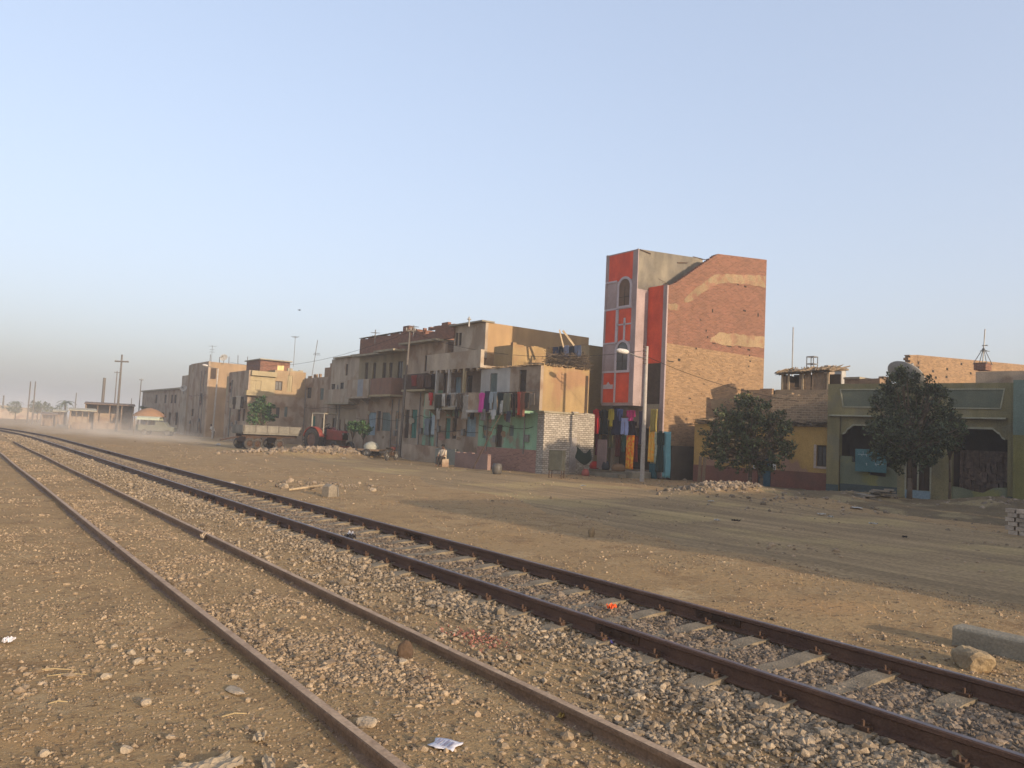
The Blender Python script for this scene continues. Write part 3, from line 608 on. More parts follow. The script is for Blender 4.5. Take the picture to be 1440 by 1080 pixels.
# brush heap and bedding on the roof
# ---- E loggia house
XE=26.5; YE0=YD1+.02; YE1=yX(XE,611); E=T('loggia_house','three storey grey house with pillared balcony hung with washing and tan top block','house',(XE,YE0,0))
zE1=zX(XE,640,575); zE2=zX(XE,640,520)
facade(E,'ground_floor_wall',XE,YE0,YE1,-.2,zE1,GREYP2,[('x',(626,588,633,617),'door',GREEND),('x',(636,588,642,617),'door',DWOOD),('x',(655,586,669,614),'door',PBLUE)])
facade(E,'loggia_wall',XE+.5,YE0,YE1,zE1,zE2,mat('loggia_plaster',(.27,.20,.15,1),(.2,.15,.11,1),.9,bump=.3,streak=.2),[('x',(618,524,627,556),'door',DWOOD),('x',(640,530,648,553),'shut',PBLUE),('x',(657,528,664,553),'door',DWOOD)])
b=MB(); b.block(XE+.2,XE+8,YE0+.01,YE1,-.2,zE1-.01); b.block(XE+.7,XE+8,YE0+.01,YE1,zE1,zE2); obj('body_wall',b,YELLOWM,E)
gp_=MB(); a,bb,z0,z1=rect(W,'x',XE,628,572,646,585); gp_.box(XE-.012,XE+.01,a,bb,z0,z1); obj('green_painted_band',gp_,GREENW,E)
balcony(E,XE-.9,XE,YE0+.2,YE1-.1,zE1+.05,zE1+.95,CEMENT,[GREYP2,WHITEW,GREYP2,CEMENT],supports=True)
lw=MB(); a=yX(XE-.85,671); z2=zX(XE-.85,640,519); z3=zX(XE-.85,640,495); lw.box(XE-.85,XE-.6,a,YE1,z2,z3); lw.box(XE-.6,XE+.7,a,YE1,z2,z2+.15)
for k in range(9):
    yy=a+(YE1-a)*(k+.5)/9; lw.prism([(yy-.12,z2),(yy,z2-.22),(yy+.12,z2)],'x',XE-.84,XE-.62)
obj('loggia_parapet',lw,GREYP,E)
for px in (614.5,632,653):
    yy=yX(XE-.75,px,540); c_=MB(); c_.box(XE-.85,XE-.68,yy-.08,yy+.08,zE1+.95,z2); obj('pillar',c_,CREAM if px>640 else WHITEW,E)
Yt=yX(27.0,676); XT=27.; zT=zX(XT,676,454); Yt1=yX(XT,632)
facade(E,'top_storey_wall',XT,Yt,Yt1,z3-.3,zT,GREYP,[('x',(640,468,644,486),'shut',DWOOD),('x',(645,468,649,486),'shut',DWOOD)])
t=MB(); xt1=xY(Yt,823); t.prism([(XT+.2,zE2-.3),(xt1,zE2-.3),(xt1,zY(Yt,823,474)),(XT+.2,zT)],'y',Yt+.004,Yt1); obj('top_side_wall',t,mat('bright_sand_plaster',(.37,.24,.115,1),(.31,.195,.10,1),.5,bump=.35,streak=.25),E)
cp=MB(); cp.box(XT-.35,XT+.6,Yt-.1,Yt1+.15,zT,zT+.09); obj('roof_slab',cp,CONC,E)
# ---- F2 brick parapet house
XG=27.; YG0=YE1+.02; YG1=yX(XG,566); G=T('brick_parapet_house','red brick roof parapet house with brown balcony, next to the loggia house','house',(XG,YG0,0))
zG=zX(XG,600,483); zGt=zX(XG,600,462)
facade(G,'front_wall',XG,YG0,YG1,zX(XG,590,550),zG,GREYP2,[('x',(597,500,603,522),'win',DWOOD),('x',(604,498,609,523),'door',DWOOD)])
facade(G,'green_wall',XG,YG0,YG0+(YG1-YG0)*.45,-.2,zX(XG,590,550),GREENW,[('x',(603,586,610,615),'door',PBLUE)])
facade(G,'ground_wall',XG,YG0+(YG1-YG0)*.45,YG1,-.2,zX(XG,590,550),GREYP2,[('x',(569,576,575,616),'door',DWOOD),('x',(578,576,586,616),'door',GREEND)])
b=MB(); b.block(XG+.2,XG+8,YG0+.01,YG1,-.2,zG); obj('body_wall',b,DUST_BRICK,G)
s=MB(); s.box(XG-.7,XG+1,YG0+.1,YG1,zG,zG+.13); obj('roof_slab',s,CEMENT,G)
pr_=MB(); n=8
y0_=YG0-1.2; 
for i in range(n):
    a=y0_+(YG1-y0_)*i/n; b2=y0_+(YG1-y0_)*(i+1)/n; hh=zGt+.25*math.sin(i*1.3)-.05*i; pr_.box(XG-.1,XG+.15,a,b2,zG+.13,hh); 
pr_.box(XG+.15,XG+4,y0_,y0_+.25,zG+.13,zGt); pr_.rough_edge('x',XG-.1,XG+.15,y0_,YG1,zGt-.15,.3,.2); obj('brick_parapet',pr_,RED_BRICK,G)
balcony(G,XG-.9,XG,yX(XG,611),yX(XG,579),zX(XG-.9,595,547),zX(XG-.9,595,525),CREAM,[RUST,RUST],railing=False)
# ---- F balcony house
XFF=27.2; YF0=YG1+.02; YF1=yX(XFF,500); F=T('long_balcony_house','olive house with tall narrow windows, long balcony and red brick roof parapet','house',(XFF,YF0,0))
zF=zX(XFF,530,500); zFt=zX(XFF,503,479); zm=zX(XFF,530,556)
facade(F,'upper_wall',XFF,YF0,YF1,zm,zF,mat('olive_tan_plaster',(.27,.215,.13,1),(.21,.17,.105,1),.9,bump=.3,streak=.25),[('x',(p,510,p+4.5,534),'door',DWOOD) for p in (513,524,538,547)]+[('x',(559,508,566,532),'win',DWOOD)])
facade(F,'lower_wall',XFF,YF0,YF1,-.2,zm,GREYP2,[('x',(517,580,528,612),'door',PBLUE),('x',(530,578,535,606),'door',DWOOD),('x',(537,580,549,606),'shut',GREYW),('x',(556,578,560,604),'shut',GREYW)])
b=MB(); b.block(XFF+.2,XFF+8,YF0+.01,YF1,-.2,zF); obj('body_wall',b,DUST_BRICK,F)
s=MB(); s.box(XFF-.6,XFF+1,YF0-.3,YF1+.2,zF,zF+.14); s.box(XFF-1.3,XFF-.6,YF0,YF0+3.2,zF-.02,zF+.12); obj('roof_slab',s,CEMENT,F)
p_=MB(); p_.block(XFF-.05,XFF+.2,YF0,YF1,zF+.14,zFt); p_.box(XFF+.2,XFF+5,YF0,YF0+.25,zF+.14,zFt+.3); p_.box(XFF+.2,XFF+5,YF1-.25,YF1,zF+.14,zFt); p_.rough_edge('x',XFF-.05,XFF+.2,YF0,YF1,zFt,.4,.12); p_.box(XFF-.08,XFF+.3,YF0+.1,YF0+1.0,zFt,zFt+.5); obj('brick_parapet',p_,RED_BRICK,F)
cc=MB(); cc.box(XFF-.1,XFF+.25,YF0+1.2,YF1+.1,zFt+.12,zFt+.16); obj('coping',cc,CONC,F)
zb0=zX(XFF-1,530,555); zb1=zX(XFF-1,530,532)
balcony(F,XFF-1,XFF,YF0+.6,YF0+4.0,zb0,zb1,CREAM,[mat('brown_paint',(.22,.12,.08,1),(.17,.10,.07,1),2,bump=.2)]*2)
balcony(F,XFF-1,XFF,YF0+4.3,YF1-.1,zb0-.1,zb1,GREYP,[GREYP,mat('blue_grey_panel',(.26,.27,.28,1),(.22,.23,.24,1),2,bump=.2),GREYP,GREYP2],supports=True)
# ---- F0 grey house
XH=27.4; YH0=YF1+.02; YH1=yX(XH,461); H=T('grey_plain_house','plain grey plastered house with jutting lower balcony behind the tractor','house',(XH,YH0,0))
zH=zX(XH,480,504)
facade(H,'upper_wall',XH,YH0,YH1,zX(XH,480,560),zH,GREYP,[('x',(486,512,489,528),'shut',DWOOD),('x',(478,538,483,552),'win',DWOOD),('x',(466,540,471,552),'win',DWOOD)])
facade(H,'lower_wall',XH,YH0,YH1,-.2,zX(XH,480,560),mat('tan_plaster',(.30,.235,.16,1),(.25,.19,.13,1),.8,bump=.3,streak=.2),[('x',(467,588,474,606),'win',DWOOD),('x',(484,590,489,612),'door',DWOOD)])
b=MB(); b.block(XH+.2,XH+8,YH0+.01,YH1,-.2,zH-.2); obj('body_wall',b,GREYP,H)
s=MB(); s.box(XH-.25,XH+.6,YH0,YH1-.8,zH,zH+.12); s.box(XH+.6,XH+3,YH0,YH1-2.5,zH-.01,zH+.35); obj('roof_slab',s,CEMENT,H)
balcony(H,XH-.8,XH,YH0+.3,YH1-.8,zX(XH-.8,480,566),zX(XH-.8,480,547),CEMENT,[GREYP,GREYP2,GREYP])
# ---- G set back house
XI=29.9; YI0=YH1+.05; YI1=yX(XI,424); I=T('set_back_house','low grey house set back between the cream balcony house and the plain grey house','house',(XI,YI0,0))
zI=zX(XI,445,531)
facade(I,'front_wall',XI,YI0,YI1,-.2,zI,GREYP2,[('x',(432,545,438,560),'win',DWOOD),('x',(450,546,455,562),'shut',GREYW),('x',(437,585,443,604),'door',GREEND),('x',(452,588,456,602),'shut',DWOOD)])
b=MB(); b.block(XI+.2,XI+9,YI0+.01,YI1,-.2,zI-.01); b.rough_edge('x',XI,XI+.2,YI0,YI1,zI,.5,.35); obj('body_wall',b,DUST_BRICK,I)
rr=MB(); z_=zX(XI+2,450,520); rr.block(XI+1.5,XI+6,YI0+.5,YI1-1.5,zI-.01,zX(XI+1.5,440,519)); rr.rough_edge('x',XI+1.5,XI+1.7,YI0+.5,YI1-1.5,zX(XI+1.5,440,519),.4,.4); obj('rooftop_room',rr,DUST_BRICK,I)
# ---- H cream balcony house
XK=24.; YK0=yX(XK,345); YK1=yX(XK,317); K=T('cream_balcony_house','house with sunlit cream upper storey and small balcony, next to the green street tree','house',(XK,YK0,0))
zK=zX(XK,345,521)
facade(K,'front_wall',XK,YK0,YK1,-.2,zK,GREYP2,[('x',(322,538,325,552),'shut',DWOOD),('x',(334,574,338,592),'door',DWOOD),('x',(341,575,344,592),'shut',DWOOD)])
xk1=xY(YK0,427); zKm=zY(YK0,380,556)
def sideblock(p,nm,x0,x1,y,y1,z0,z1,m,ops=()): return block(p,nm,W,x0,x1,y,y1,z0,z1,m,ops)
sideblock(K,'side_wall',XK+.2,xY(YK0,383),YK0+.004,YK0+8,zKm,zK-.35,CREAM,[('y',(352,535,367,553),'shut',CREAM)])
sideblock(K,'side_wall',xY(YK0,383)+.004,xk1,YK0+.3,YK0+8,zKm,zY(YK0,400,521),mat('warm_sand_render',(.33,.235,.135,1),(.27,.19,.11,1),.8,bump=.3,streak=.2),[('y',(387,536,397,549),'win',DWOOD),('y',(404,528,411,551),'shut',CREAM)])
sideblock(K,'lower_side_wall',XK+.2,xk1,YK0+.004,YK0+8,-.2,zKm,GREYP2,[('y',(366,574,370,590),'door',DWOOD),('y',(375,572,380,592),'door',DWOOD),('y',(388,573,393,588),'win',DWOOD),('y',(400,572,404,586),'shut',GREYW)])
s=MB(); s.box(XK+.18,xY(YK0,383),YK0-.35,YK0+.0,zK-.5,zK-.02); obj('cornice_band',s,CREAM,K)
s=MB(); s.box(XK-.3,xY(YK0,372),YK0-.6,YK0+.002,zKm-.15,zKm+.35); obj('balcony',s,CREAM,K)
s=MB(); s.block(xY(YK0+2.5,360),xY(YK0+2.5,402),YK0+2.5,YK0+7,zK-.4,zY(YK0+2.5,380,507)); obj('rooftop_room',s,RED_BRICK,K)
s=MB(); r_=rect(W,'y',YK0+2.5,390,514,399,521); s.box(r_[0],r_[1],YK0+2.46,YK0+2.499,r_[2],r_[3]); obj('rooftop_window',s,mat('yellow_shutter_paint',(.65,.5,.22,1),(.6,.45,.2,1),2,bump=.05),K)
s=MB(); s.box(xY(YK0+2.4,358),xY(YK0+2.4,404),YK0+2.1,YK0+7.2,zY(YK0+2.5,380,507),zY(YK0+2.5,380,507)+.1); s.rough_edge('y',YK0+.3,YK0+.55,xY(YK0,383),xk1,zY(YK0,400,521),.5,.3); obj('roof_edge',s,CEMENT,K)
# ---- I tall brown house
XL=25.; YL0=yX(XL,287); YL1=yX(XL,262); Lh=T('tall_brown_house','tall brown house with plain sunlit side wall and satellite dishes, leftmost of the big houses','house',(XL,YL0,0))
zL=zX(XL,287,509)
facade(Lh,'front_wall',XL,YL0,YL1,-.2,zL,GREYP2,[('x',(266,517,267.5,524),'shut',CREAM),('x',(271,516,272.5,523),'shut',CREAM),('x',(281,553,284,569),'shut',DWOOD),('x',(269,575,272,585),'shut',DWOOD)],label='dark brown street front')
xl1=xY(YL0,365)
sideblock(Lh,'side_wall',XL+.2,xl1,YL0+.004,YL0+10,-.2,zL-.05,mat('sand_render',(.31,.21,.12,1),(.25,.17,.10,1),.5,bump=.3,streak=.3),[('y',(296,518,304,533),'shut',DWOOD)])
y2=yX(XL+.3,251); s=MB(); s.block(XL+.3,XL+8,YL1+.004,y2,-.2,zX(XL,256,528)); obj('rear_wing',s,GREYP,Lh)
s=MB(); [s.cyl((XL+.4+i*1.1,YL0+1,zL-.1),(XL+.4+i*1.1+random.uniform(-.1,.1),YL0+1,zL+random.uniform(.5,1.1)),.035,n=5) for i in range(9)]; obj('rebar_stub',s,RUST,Lh)
# ---- J long low block
XJ=25.8; YJ0=y2+.3; YJ1=yX(XJ,197); J=T('long_low_house','long low grey house with a flat pale roof edge, far left beyond the dust','house',(XJ,YJ0,0))
zJ=zX(XJ,230,549)
facade(J,'front_wall',XJ,YJ0,YJ1,-.2,zJ,GREYP2,[('x',(p,555,p+3,567),'shut',DWOOD) for p in (240,245,231,218)]+[('x',(p,580,p+4,598),'door',DWOOD) for p in (246,236,226)])
b=MB(); b.block(XJ+.2,XJ+8,YJ0+.01,YJ1,-.2,zJ-.01); obj('body_wall',b,GREYP2,J)
s=MB(); s.box(XJ-.3,XJ+8,YJ0,YJ1,zJ,zJ+.2); obj('roof_slab',s,CEMENT,J)
# ================================================================= right hand houses
FA=Fr(34.9,13.7,math.radians(12.))
U=lambda px,py=620:FA.X(0,px,py)
uL=U(1163)[0]; uR=U(1425)[0]
A=T('arcade_house','single storey olive house with two porch openings and chamfered arches, behind the larger tree','house',(0,0,0),fr=FA)
zAt=U(1300,539)[1]; zc1=U(1215,584)[1]; zc2=U(1215,598)[1]
fas=MB(); fas.block(0,.35,uR,uL,zc1,zAt); obj('fascia_wall',fas,OLIVE,A)
for px0,px1 in ((1180,1262),(1330,1413)):
    a=U(px1)[0]; b=U(px0)[0]; z0=U(1200,573)[1]; z1=U(1200,547)[1]; s=MB(); w=.05
    s.prism([(a+.06,z1-.06),(b-.06,z1-.06),(b-.2,z0+.06),(a+.2,z0+.06)],'x',-.008,.01); o=obj('fascia_panel',s,OLIVED,A)
    s=MB(); s.box(-.04,.001,a,b,z1-w,z1); s.box(-.04,.001,a+.14,b-.14,z0,z0+w)
    s.prism([(a,z1-w),(a+.05,z1-w),(a+.19,z0),(a+.14,z0)],'x',-.04,.001); s.prism([(b,z1-w),(b-.05,z1-w),(b-.19,z0),(b-.14,z0)],'x',-.04,.001); obj('moulding',s,OLIVEL,o)
s=MB(); s.box(-.16,0.003,uR+.25,uL-.1,zc1-.07,zc1); obj('cornice',s,OLIVEL,A,bevel=.01)
bays=[(U(1262)[0],U(1181)[0]),(U(1417)[0],U(1338)[0])]
for pa,pb in ((U(1180)[0],uL),(U(1338)[0],U(1262)[0]),(uR,U(1417)[0])):
    s=MB()
    if pb-pa>1.2:
        r=(U(1307,665)[0],U(1274,665)[0],.08,U(1290,640)[1]); s.block(.06,.4,pa,pb,-.2,zc1-.005,[r],[],.14); obj('pier',s,OLIVE,A)
        opening(A,'x',.06,(r[0],(r[0]+r[1])/2-.03,r[2]+.3,r[3]),'door',DWOOD,d=.14); opening(A,'x',.06,((r[0]+r[1])/2+.03,r[1],r[2]+.3,r[3]),'door',RUST,d=.14)
        q=MB(); q.box(.02,.15,r[0]-.03,r[1]+.03,r[2]-.1,r[2]+.28); obj('doorstep',q,PBLUE,A)
        q=MB(); q.box(.03,.06,r[0]-.07,r[0],r[2],r[3]+.05); q.box(.03,.06,r[1],r[1]+.07,r[2],r[3]+.05); q.box(.03,.10,(r[0]+r[1])/2-.03,(r[0]+r[1])/2+.03,r[2]+.3,r[3]); obj('door_frame',q,OLIVEL,A)
    else: s.box(0.0,.4,pa,pb,-.2,zc1-.005); obj('pillar',s,OLIVE,A)
for (a,b) in bays:
    s=MB(); s.box(.1,.4,a,b,zc2,zc1-.005)
    for q,e in ((a,1),(b,-1)):
        s.prism([(q,zc2),(q+e*.55,zc2),(q+e*.38,zc2-.16),(q+e*.3,zc2-.2),(q+e*.22,zc2-.36),(q+e*.1,zc2-.42),(q,zc2-.45)],'x',.1,.4)
    o=obj('arched_lintel',s,OLIVE,A)
    t=MB(); t.box(.06,.1,a+.55,b-.55,zc2-.03,zc2+.05)
    for q,e in ((a,1),(b,-1)):
        pr2=[(q+e*.55,zc2),(q+e*.38,zc2-.16),(q+e*.3,zc2-.2),(q+e*.22,zc2-.36),(q+e*.1,zc2-.42)]
        for i in range(4):
            (y0,z0),(y1,z1)=pr2[i],pr2[i+1]; t.prism([(y0,z0-.03),(y0,z0+.05),(y1,z1+.05),(y1,z1-.03)],'x',.06,.1)
    obj('arch_moulding',t,OLIVEL,o)
# back room
s=MB(); s.box(2.4,2.6,uR,uL,-.2,zc1); s.box(.4,2.4,uR,uR+.2,-.2,zc1); s.box(.4,2.4,uL-.2,uL,-.2,zc1); s.box(.4,2.4,bays[0][0]-.2,bays[0][0],-.2,zc1); s.box(.4,2.4,bays[1][1],bays[1][1]+.2,-.2,zc1); obj('porch_inner_wall',s,mat('dark_interior_plaster',(.11,.08,.06,1),(.07,.05,.04,1),1,bump=.4),A)  # shade of the porch recess is put into this plaster colour
s=MB(); s.block(.35,6.5,uR+.01,uL-.01,zc1+.0,zAt-.35); obj('roof',s,CEMENT,A)
s=MB(); s.block(2.6,6.5,uR+.02,uL-.02,-.2,zc1); obj('rear_wall',s,OLIVE,A)
LW=mat('olive_half_wall',(.20,.21,.13,1),(.155,.165,.105,1),1,bump=.4,streak=.2,big=((.22,.21,.08,1),1.2))
a,b=bays[0]; s=MB(); zz=U(1200,672)[1]; z_hi=U(1184,641)[1]
stp_=[(b,-.2),(b,z_hi),(b-.5,z_hi),(b-.5,z_hi-.25),(b-.85,z_hi-.28),(b-.85,z_hi-.5),(b-1.25,z_hi-.55),(b-1.25,z_hi-.78),(a+.5,z_hi-.85),(a+.5,z_hi-.4),(a,z_hi-.35),(a,-.2)]
s.prism(stp_,'x',.12,.34); obj('ruined_half_wall',s,LW,A); 
for q_ in ((.10,.12,a,b,.42),(-.02,.0,uR,U(1417)[0],.4),(-.02,0,U(1180)[0],uL,.35)): s=MB(); s.box(q_[0],q_[1],q_[2],q_[3],-.2,q_[4]); obj('dark_wainscot',s,mat('slate_blue_wainscot',(.075,.10,.10,1),(.06,.075,.07,1),1,bump=.3),A)
a,b=bays[1]; s=MB(); s.prism([(a,-.2),(a,.75),(a+.5,.7),(a+.9,.45),(b-.8,.5),(b-.3,.62),(b,.65),(b,-.2)],'x',.12,.34); obj('half_wall',s,LW,A)
s=MB(); s.box(1.2,1.25,a+.1,b-.1,0,2.2)
for i in range(9): s.box(1.14,1.2,a+.15+i*(b-a)/9.5,a+.25+i*(b-a)/9.5,0,2.15)
rg=random.Random(44)
for i in range(26): yy=rg.uniform(a+.2,b-.5); zz=rg.uniform(.6,1.8); s.box(1.04-rg.uniform(0,.1),1.13,yy,yy+rg.uniform(.1,.4),zz,zz+rg.uniform(.08,.35))
obj('boarded_partition',s,mat('brown_boards',(.22,.15,.115,1),(.12,.085,.065,1),5,bump=.4,streak=.3),A)
# sign
sg=T('teal_sign','teal board with faded white lettering in the left porch opening','sign',(-.02,U(1225)[0],1.2),fr=FA); r=(U(1247,660)[0],U(1203,650)[0],U(1225,664)[1],U(1225,632)[1])
s=MB(); s.box(-.06,-.02,r[0],r[1],r[2],r[3]); obj('board',s,TEAL,sg,bevel=.01)
s=MB(); rg=random.Random(3)
for row in range(2):
    zz=r[3]-.25-row*.4; yy=r[1]-.12
    while yy>r[0]+.15:
        k=rg.choice((0,1,2,3)); w=rg.uniform(.05,.12)
        if k!=3: s.box(-.064,-.06,yy-w,yy,zz-.012,zz+.012)
        if k==0: s.box(-.064,-.06,yy-.02,yy,zz,zz+rg.uniform(.08,.17))
        if k==1: s.box(-.064,-.06,yy-w*.6,yy-w*.4,zz+.05,zz+.075)
        if k==2: s.prism([(yy-w,zz-.08),(yy-w+.025,zz-.08),(yy-.01,zz+.04),(yy-.035,zz+.04)],'x',-.064,-.06)
        yy-=w+rg.choice((0.005,.005,.05))
obj('lettering',s,mat('faded_white_paint',(.40,.46,.44,1),None,3,bump=0),sg)
# right neighbour
N=T('teal_topped_house','olive and teal painted house cut by the right edge of the picture','house',(-.2,uR,0),fr=FA)
s=MB(); zq=U(1435,612)[1]; s.block(-.25,6,uR-7,uR-.03,-.2,zq); obj('lower_wall',s,mat('mustard_olive_plaster',(.21,.19,.065,1),(.17,.15,.06,1),.7,bump=.35,streak=.2),N); s=MB(); s.block(-.25,6,uR-7,uR-.03,zq,U(1432,535)[1]); obj('upper_wall',s,mat('dull_teal_plaster',(.16,.22,.18,1),(.13,.17,.14,1),.8,bump=.35,streak=.2),N)
# yellow low house
B=T('ochre_house','low ochre house with maroon base and blue door behind the smaller tree','house',(.05,uL,0),fr=FA)
u1=U(975)[0]; zB=U(1140,600)[1]; zpb=U(1120,663)[1]; xo=.1
def obs(px0,py0,px1,py1): return (U(px1,(py0+py1)/2)[0],U(px0,(py0+py1)/2)[0],FA.X(xo,(px0+px1)/2,py1)[1],FA.X(xo,(px0+px1)/2,py0)[1])
wins=[obs(1147,626,1161,656),obs(1011,638,1024,648)]; dr=obs(1064,640,1083,686); dr=(dr[0],dr[1],-.05,dr[3])
s=MB(); s.face('x',xo,uL+.03,u1,zpb,zB,wins+[(dr[0],dr[1],zpb,dr[3])],.18); s.quad((xo,u1,-.2),(6,u1,-.2),(6,u1,zB),(xo,u1,zB)); s.quad((xo,uL+.03,zB),(6,uL+.03,zB),(6,u1,zB),(xo,u1,zB)); s.quad((xo,uL+.03,-.2),(6,uL+.03,-.2),(6,uL+.03,zB),(xo,uL+.03,zB)); obj('front_wall',s,OCHP,B)
s=MB(); s.box(xo-.03,xo+.18,uL+.03,dr[0],-.2,zpb); s.box(xo-.03,xo+.18,dr[1],u1,-.2,zpb); obj('plinth',s,REDPL,B)
opening(B,'x',xo,wins[0],'win',DWOOD,d=.18); opening(B,'x',xo,wins[1],'win',DWOOD,d=.18); opening(B,'x',xo,dr,'door',BLUEP,d=.18)
for w_ in wins:
    s=MB(); s.box(xo-.03,xo,w_[1],w_[1]+.12,w_[2]-.1,w_[3]+.02); s.box(xo-.04,xo,w_[0]-.02,w_[1],w_[2]-.1,w_[2]); obj('window_surround',s,mat('pale_surround',(.42,.33,.26,1),None,2),B)
s=MB(); [s.box(xo-.012,xo-.001,*q) for q in ((U(1091)[0],U(1085)[0],U(1088,664)[1],U(1088,645)[1]),(U(1066)[0],U(1059)[0],U(1062,664)[1],U(1062,646)[1]))]; obj('notice',s,mat('faded_paper',(.55,.52,.47,1),(.45,.42,.38,1),3,bump=0),B)
s=MB(); rg=random.Random(9)
for i in range(420):
    u_=rg.uniform(uL,u1); z_=zB+rg.uniform(.0,.22); s.cyl((rg.uniform(-.25,.1),u_,z_),(rg.uniform(.5,2.2),u_+rg.uniform(-.4,.4),z_+rg.uniform(-.02,.2)),rg.uniform(.012,.03),n=4,cap=False)
obj('thatch_edge',s,THATCH,B)
s=MB(); s.block(xo+.3,6,uL+.05,u1-.3,zB,zB+.1); obj('mud_roof',s,mat('mud_roof',(.26,.19,.12,1),(.19,.14,.09,1),1.5,bump=.8),B)
# upper back wall and shack
xb_=2.6; V=lambda px,py:FA.X(xb_,px,py); s=MB(); v0=V(1166,570)[0]; v1=V(1085,570)[0]; s.block(xb_,xb_+.3,v0,v1,zB,V(1130,556)[1]); s.rough_edge('x',xb_,xb_+.3,v0,v1,V(1130,556)[1],.3,.14)
obj('back_wall',s,mat('crumbled_brick',(.31,.21,.12,1),(.24,.165,.10,1),1.8,brick=(.36,.28,.19,1),bs=(.3,.12),bump=1.,stain=.5),B)
s=MB(); s.block(xb_+.1,xb_+3,v1+.05,V(1040,570)[0],zB,V(1080,548)[1]); s.rough_edge('x',xb_+.1,xb_+.4,v1+.05,V(1040,570)[0],V(1080,548)[1],.3,.2); obj('back_wall',s,DUST_BRICK,B)
shk=T('rooftop_shack','small wooden shack with slanting brushwood roof above the ochre house','shack',(3.0,v0,zB),fr=FA)
xs_=3.2; Vs=lambda px,py:FA.X(xs_,px,py); a=Vs(1166,540)[0]; b=Vs(1099,540)[0]; z0=Vs(1130,549)[1]; z1=Vs(1140,520)[1]; z1b=Vs(1105,524)[1]
s=MB(); rg=random.Random(4); yy=a
while yy<b-.12:
    w=rg.uniform(.1,.2)
    if not(a+(b-a)*.55<yy<a+(b-a)*.8): s.box(xs_,xs_+.04,yy,yy+w,z0,z1-.15+rg.uniform(-.05,.05)-(.12 if yy>a+(b-a)*.8 else 0))
    yy+=w+rg.choice((.01,.01,.08))
s.box(xs_+.05,xs_+.12,a,b,z0+.1,z0+.18); obj('plank_wall',s,WOOD,shk)
s=MB(); s.box(xs_+1.6,xs_+1.7,a,b,z0,z1-.1); s.box(xs_+.2,xs_+1.6,b-.06,b,z0,z1-.2); obj('rear_wall',s,DWOOD,shk)
for q in (a,a+(b-a)*.52,a+(b-a)*.82,b-.1):
    s=MB(); s.box(xs_-.06,xs_+.0,q,q+.1,z0-.1,z1-.1); obj('post',s,PALEW,shk)
s=MB(); rg=random.Random(14)
for i in range(260):
    q=rg.uniform(a-.2,b+.25); s.cyl((xs_-.35+rg.uniform(0,.3),q,z1-.05+rg.uniform(-.08,.04)-.12*(q-a)/(b-a)),(xs_+rg.uniform(.8,1.9),q+rg.uniform(-.5,.5),z1+rg.uniform(.05,.35)-.1*(q-a)/(b-a)),rg.uniform(.015,.035),n=4,cap=False)
obj('brushwood_roof',s,THATCH,shk)
base_=MB(); base_.block(2.9,6,v0-.2,b+.2,zB+.1,z0+.02); obj('roof_platform',base_,mat('mud_roof',(.26,.19,.12,1)),shk)
# brick building behind the arcade house
YQ=22.5; BB=T('rear_brick_house','unfinished sandy brick house rising behind the arcade house, with broken stepped corner','house',(xY(YQ,1276),YQ,0)); q=lambda px,py:W.Y(YQ,px,py)
x0_,zq0=q(1279,499); x1_=q(1500,520)[0]; poly=[(x0_-.0,0),(x1_,0),(x1_,q(1490,516)[1]),q(1440,513),q(1290,499),(x0_+.1,zq0)]
s=MB(); s.prism(poly,'y',YQ,YQ+.3)
for i in range(9): s.box(x0_-.1-.06*rng.random()-(i%3)*.07,x0_+.2,YQ+.004,YQ+.29,zq0-.3-i*.28,zq0-.3-i*.28+.14)
s.rough_edge('y',YQ,YQ+.3,x0_,x0_+2,zq0-.03,.3,.06); obj('brick_wall',s,TAN_BRICK,BB)

for u,z in [q(1332,519),q(1331,530),q(1312,522),q(1316,531),q(1352,512),q(1365,525)]: s=MB(); s.box(u-.12,u+.12,YQ-.003,YQ+.05,z-.07,z+.07); obj('putlog_hole_shade',s,DARK,BB)  # dark boxes on the wall face, in place of shaded holes
s=MB()
[s.box(q(1299,0)[0]-.07,q(1299,0)[0]+.07,YQ-.003,YQ+.05,zz,zz+.16) for zz in np.arange(q(1300,560)[1],q(1300,511)[1],.27)]
obj('toothed_joint',s,DARK,BB); s=MB(); s.block(x0_+9,x1_,YQ+.3,YQ+4,0,q(1440,513)[1]-.4); obj('rear_wall',s,DUST_BRICK,BB)
lw_=MB(); a=FA.X(3.,1372,530); b=FA.X(3.,1500,530); lw_.block(3.,3.3,b[0],a[0],2.,FA.X(3.,1400,522)[1]); o=obj('roof_shadow_wall',lw_,GREYP2,None); o.parent=A; o.location=(0,0,0); o['label']='brown plaster wall on the roof standing for a shadow'  # wall added where a shadow lies above the arcade house roof
# white washed houses far behind
for nm,px0,px1,py,m,lb,dd in (('whitewashed_house',1166,1188,521,WHITEW,'small whitewashed building seen above the roofs left of the satellite dish',58),('mud_brick_house',1186,1252,534,DUST_BRICK,'low mud brick building behind the arcade house roof left of the satellite dish',50),('shed_wall_house',1140,1172,520,GREYP2,'grey brown building edge behind the rooftop shack',56)):
    a=at(px0,dd); b=at(px1,dd); z=ztop((px0+px1)/2,py,dd); h=T(nm,lb,'house',(a[0],b[1],0)); s=MB(); s.block(min(a[0],b[0]),max(a[0],b[0]),b[1],a[1],0,z); s.rough_edge('y',b[1],b[1]+.3,a[0],b[0],z,.4,.25); obj('wall',s,m,h); s=MB(); s.box(min(a[0],b[0])-.1,max(a[0],b[0])+.1,a[1]-1,a[1],z,z+.12); obj('roof',s,CEMENT,h)
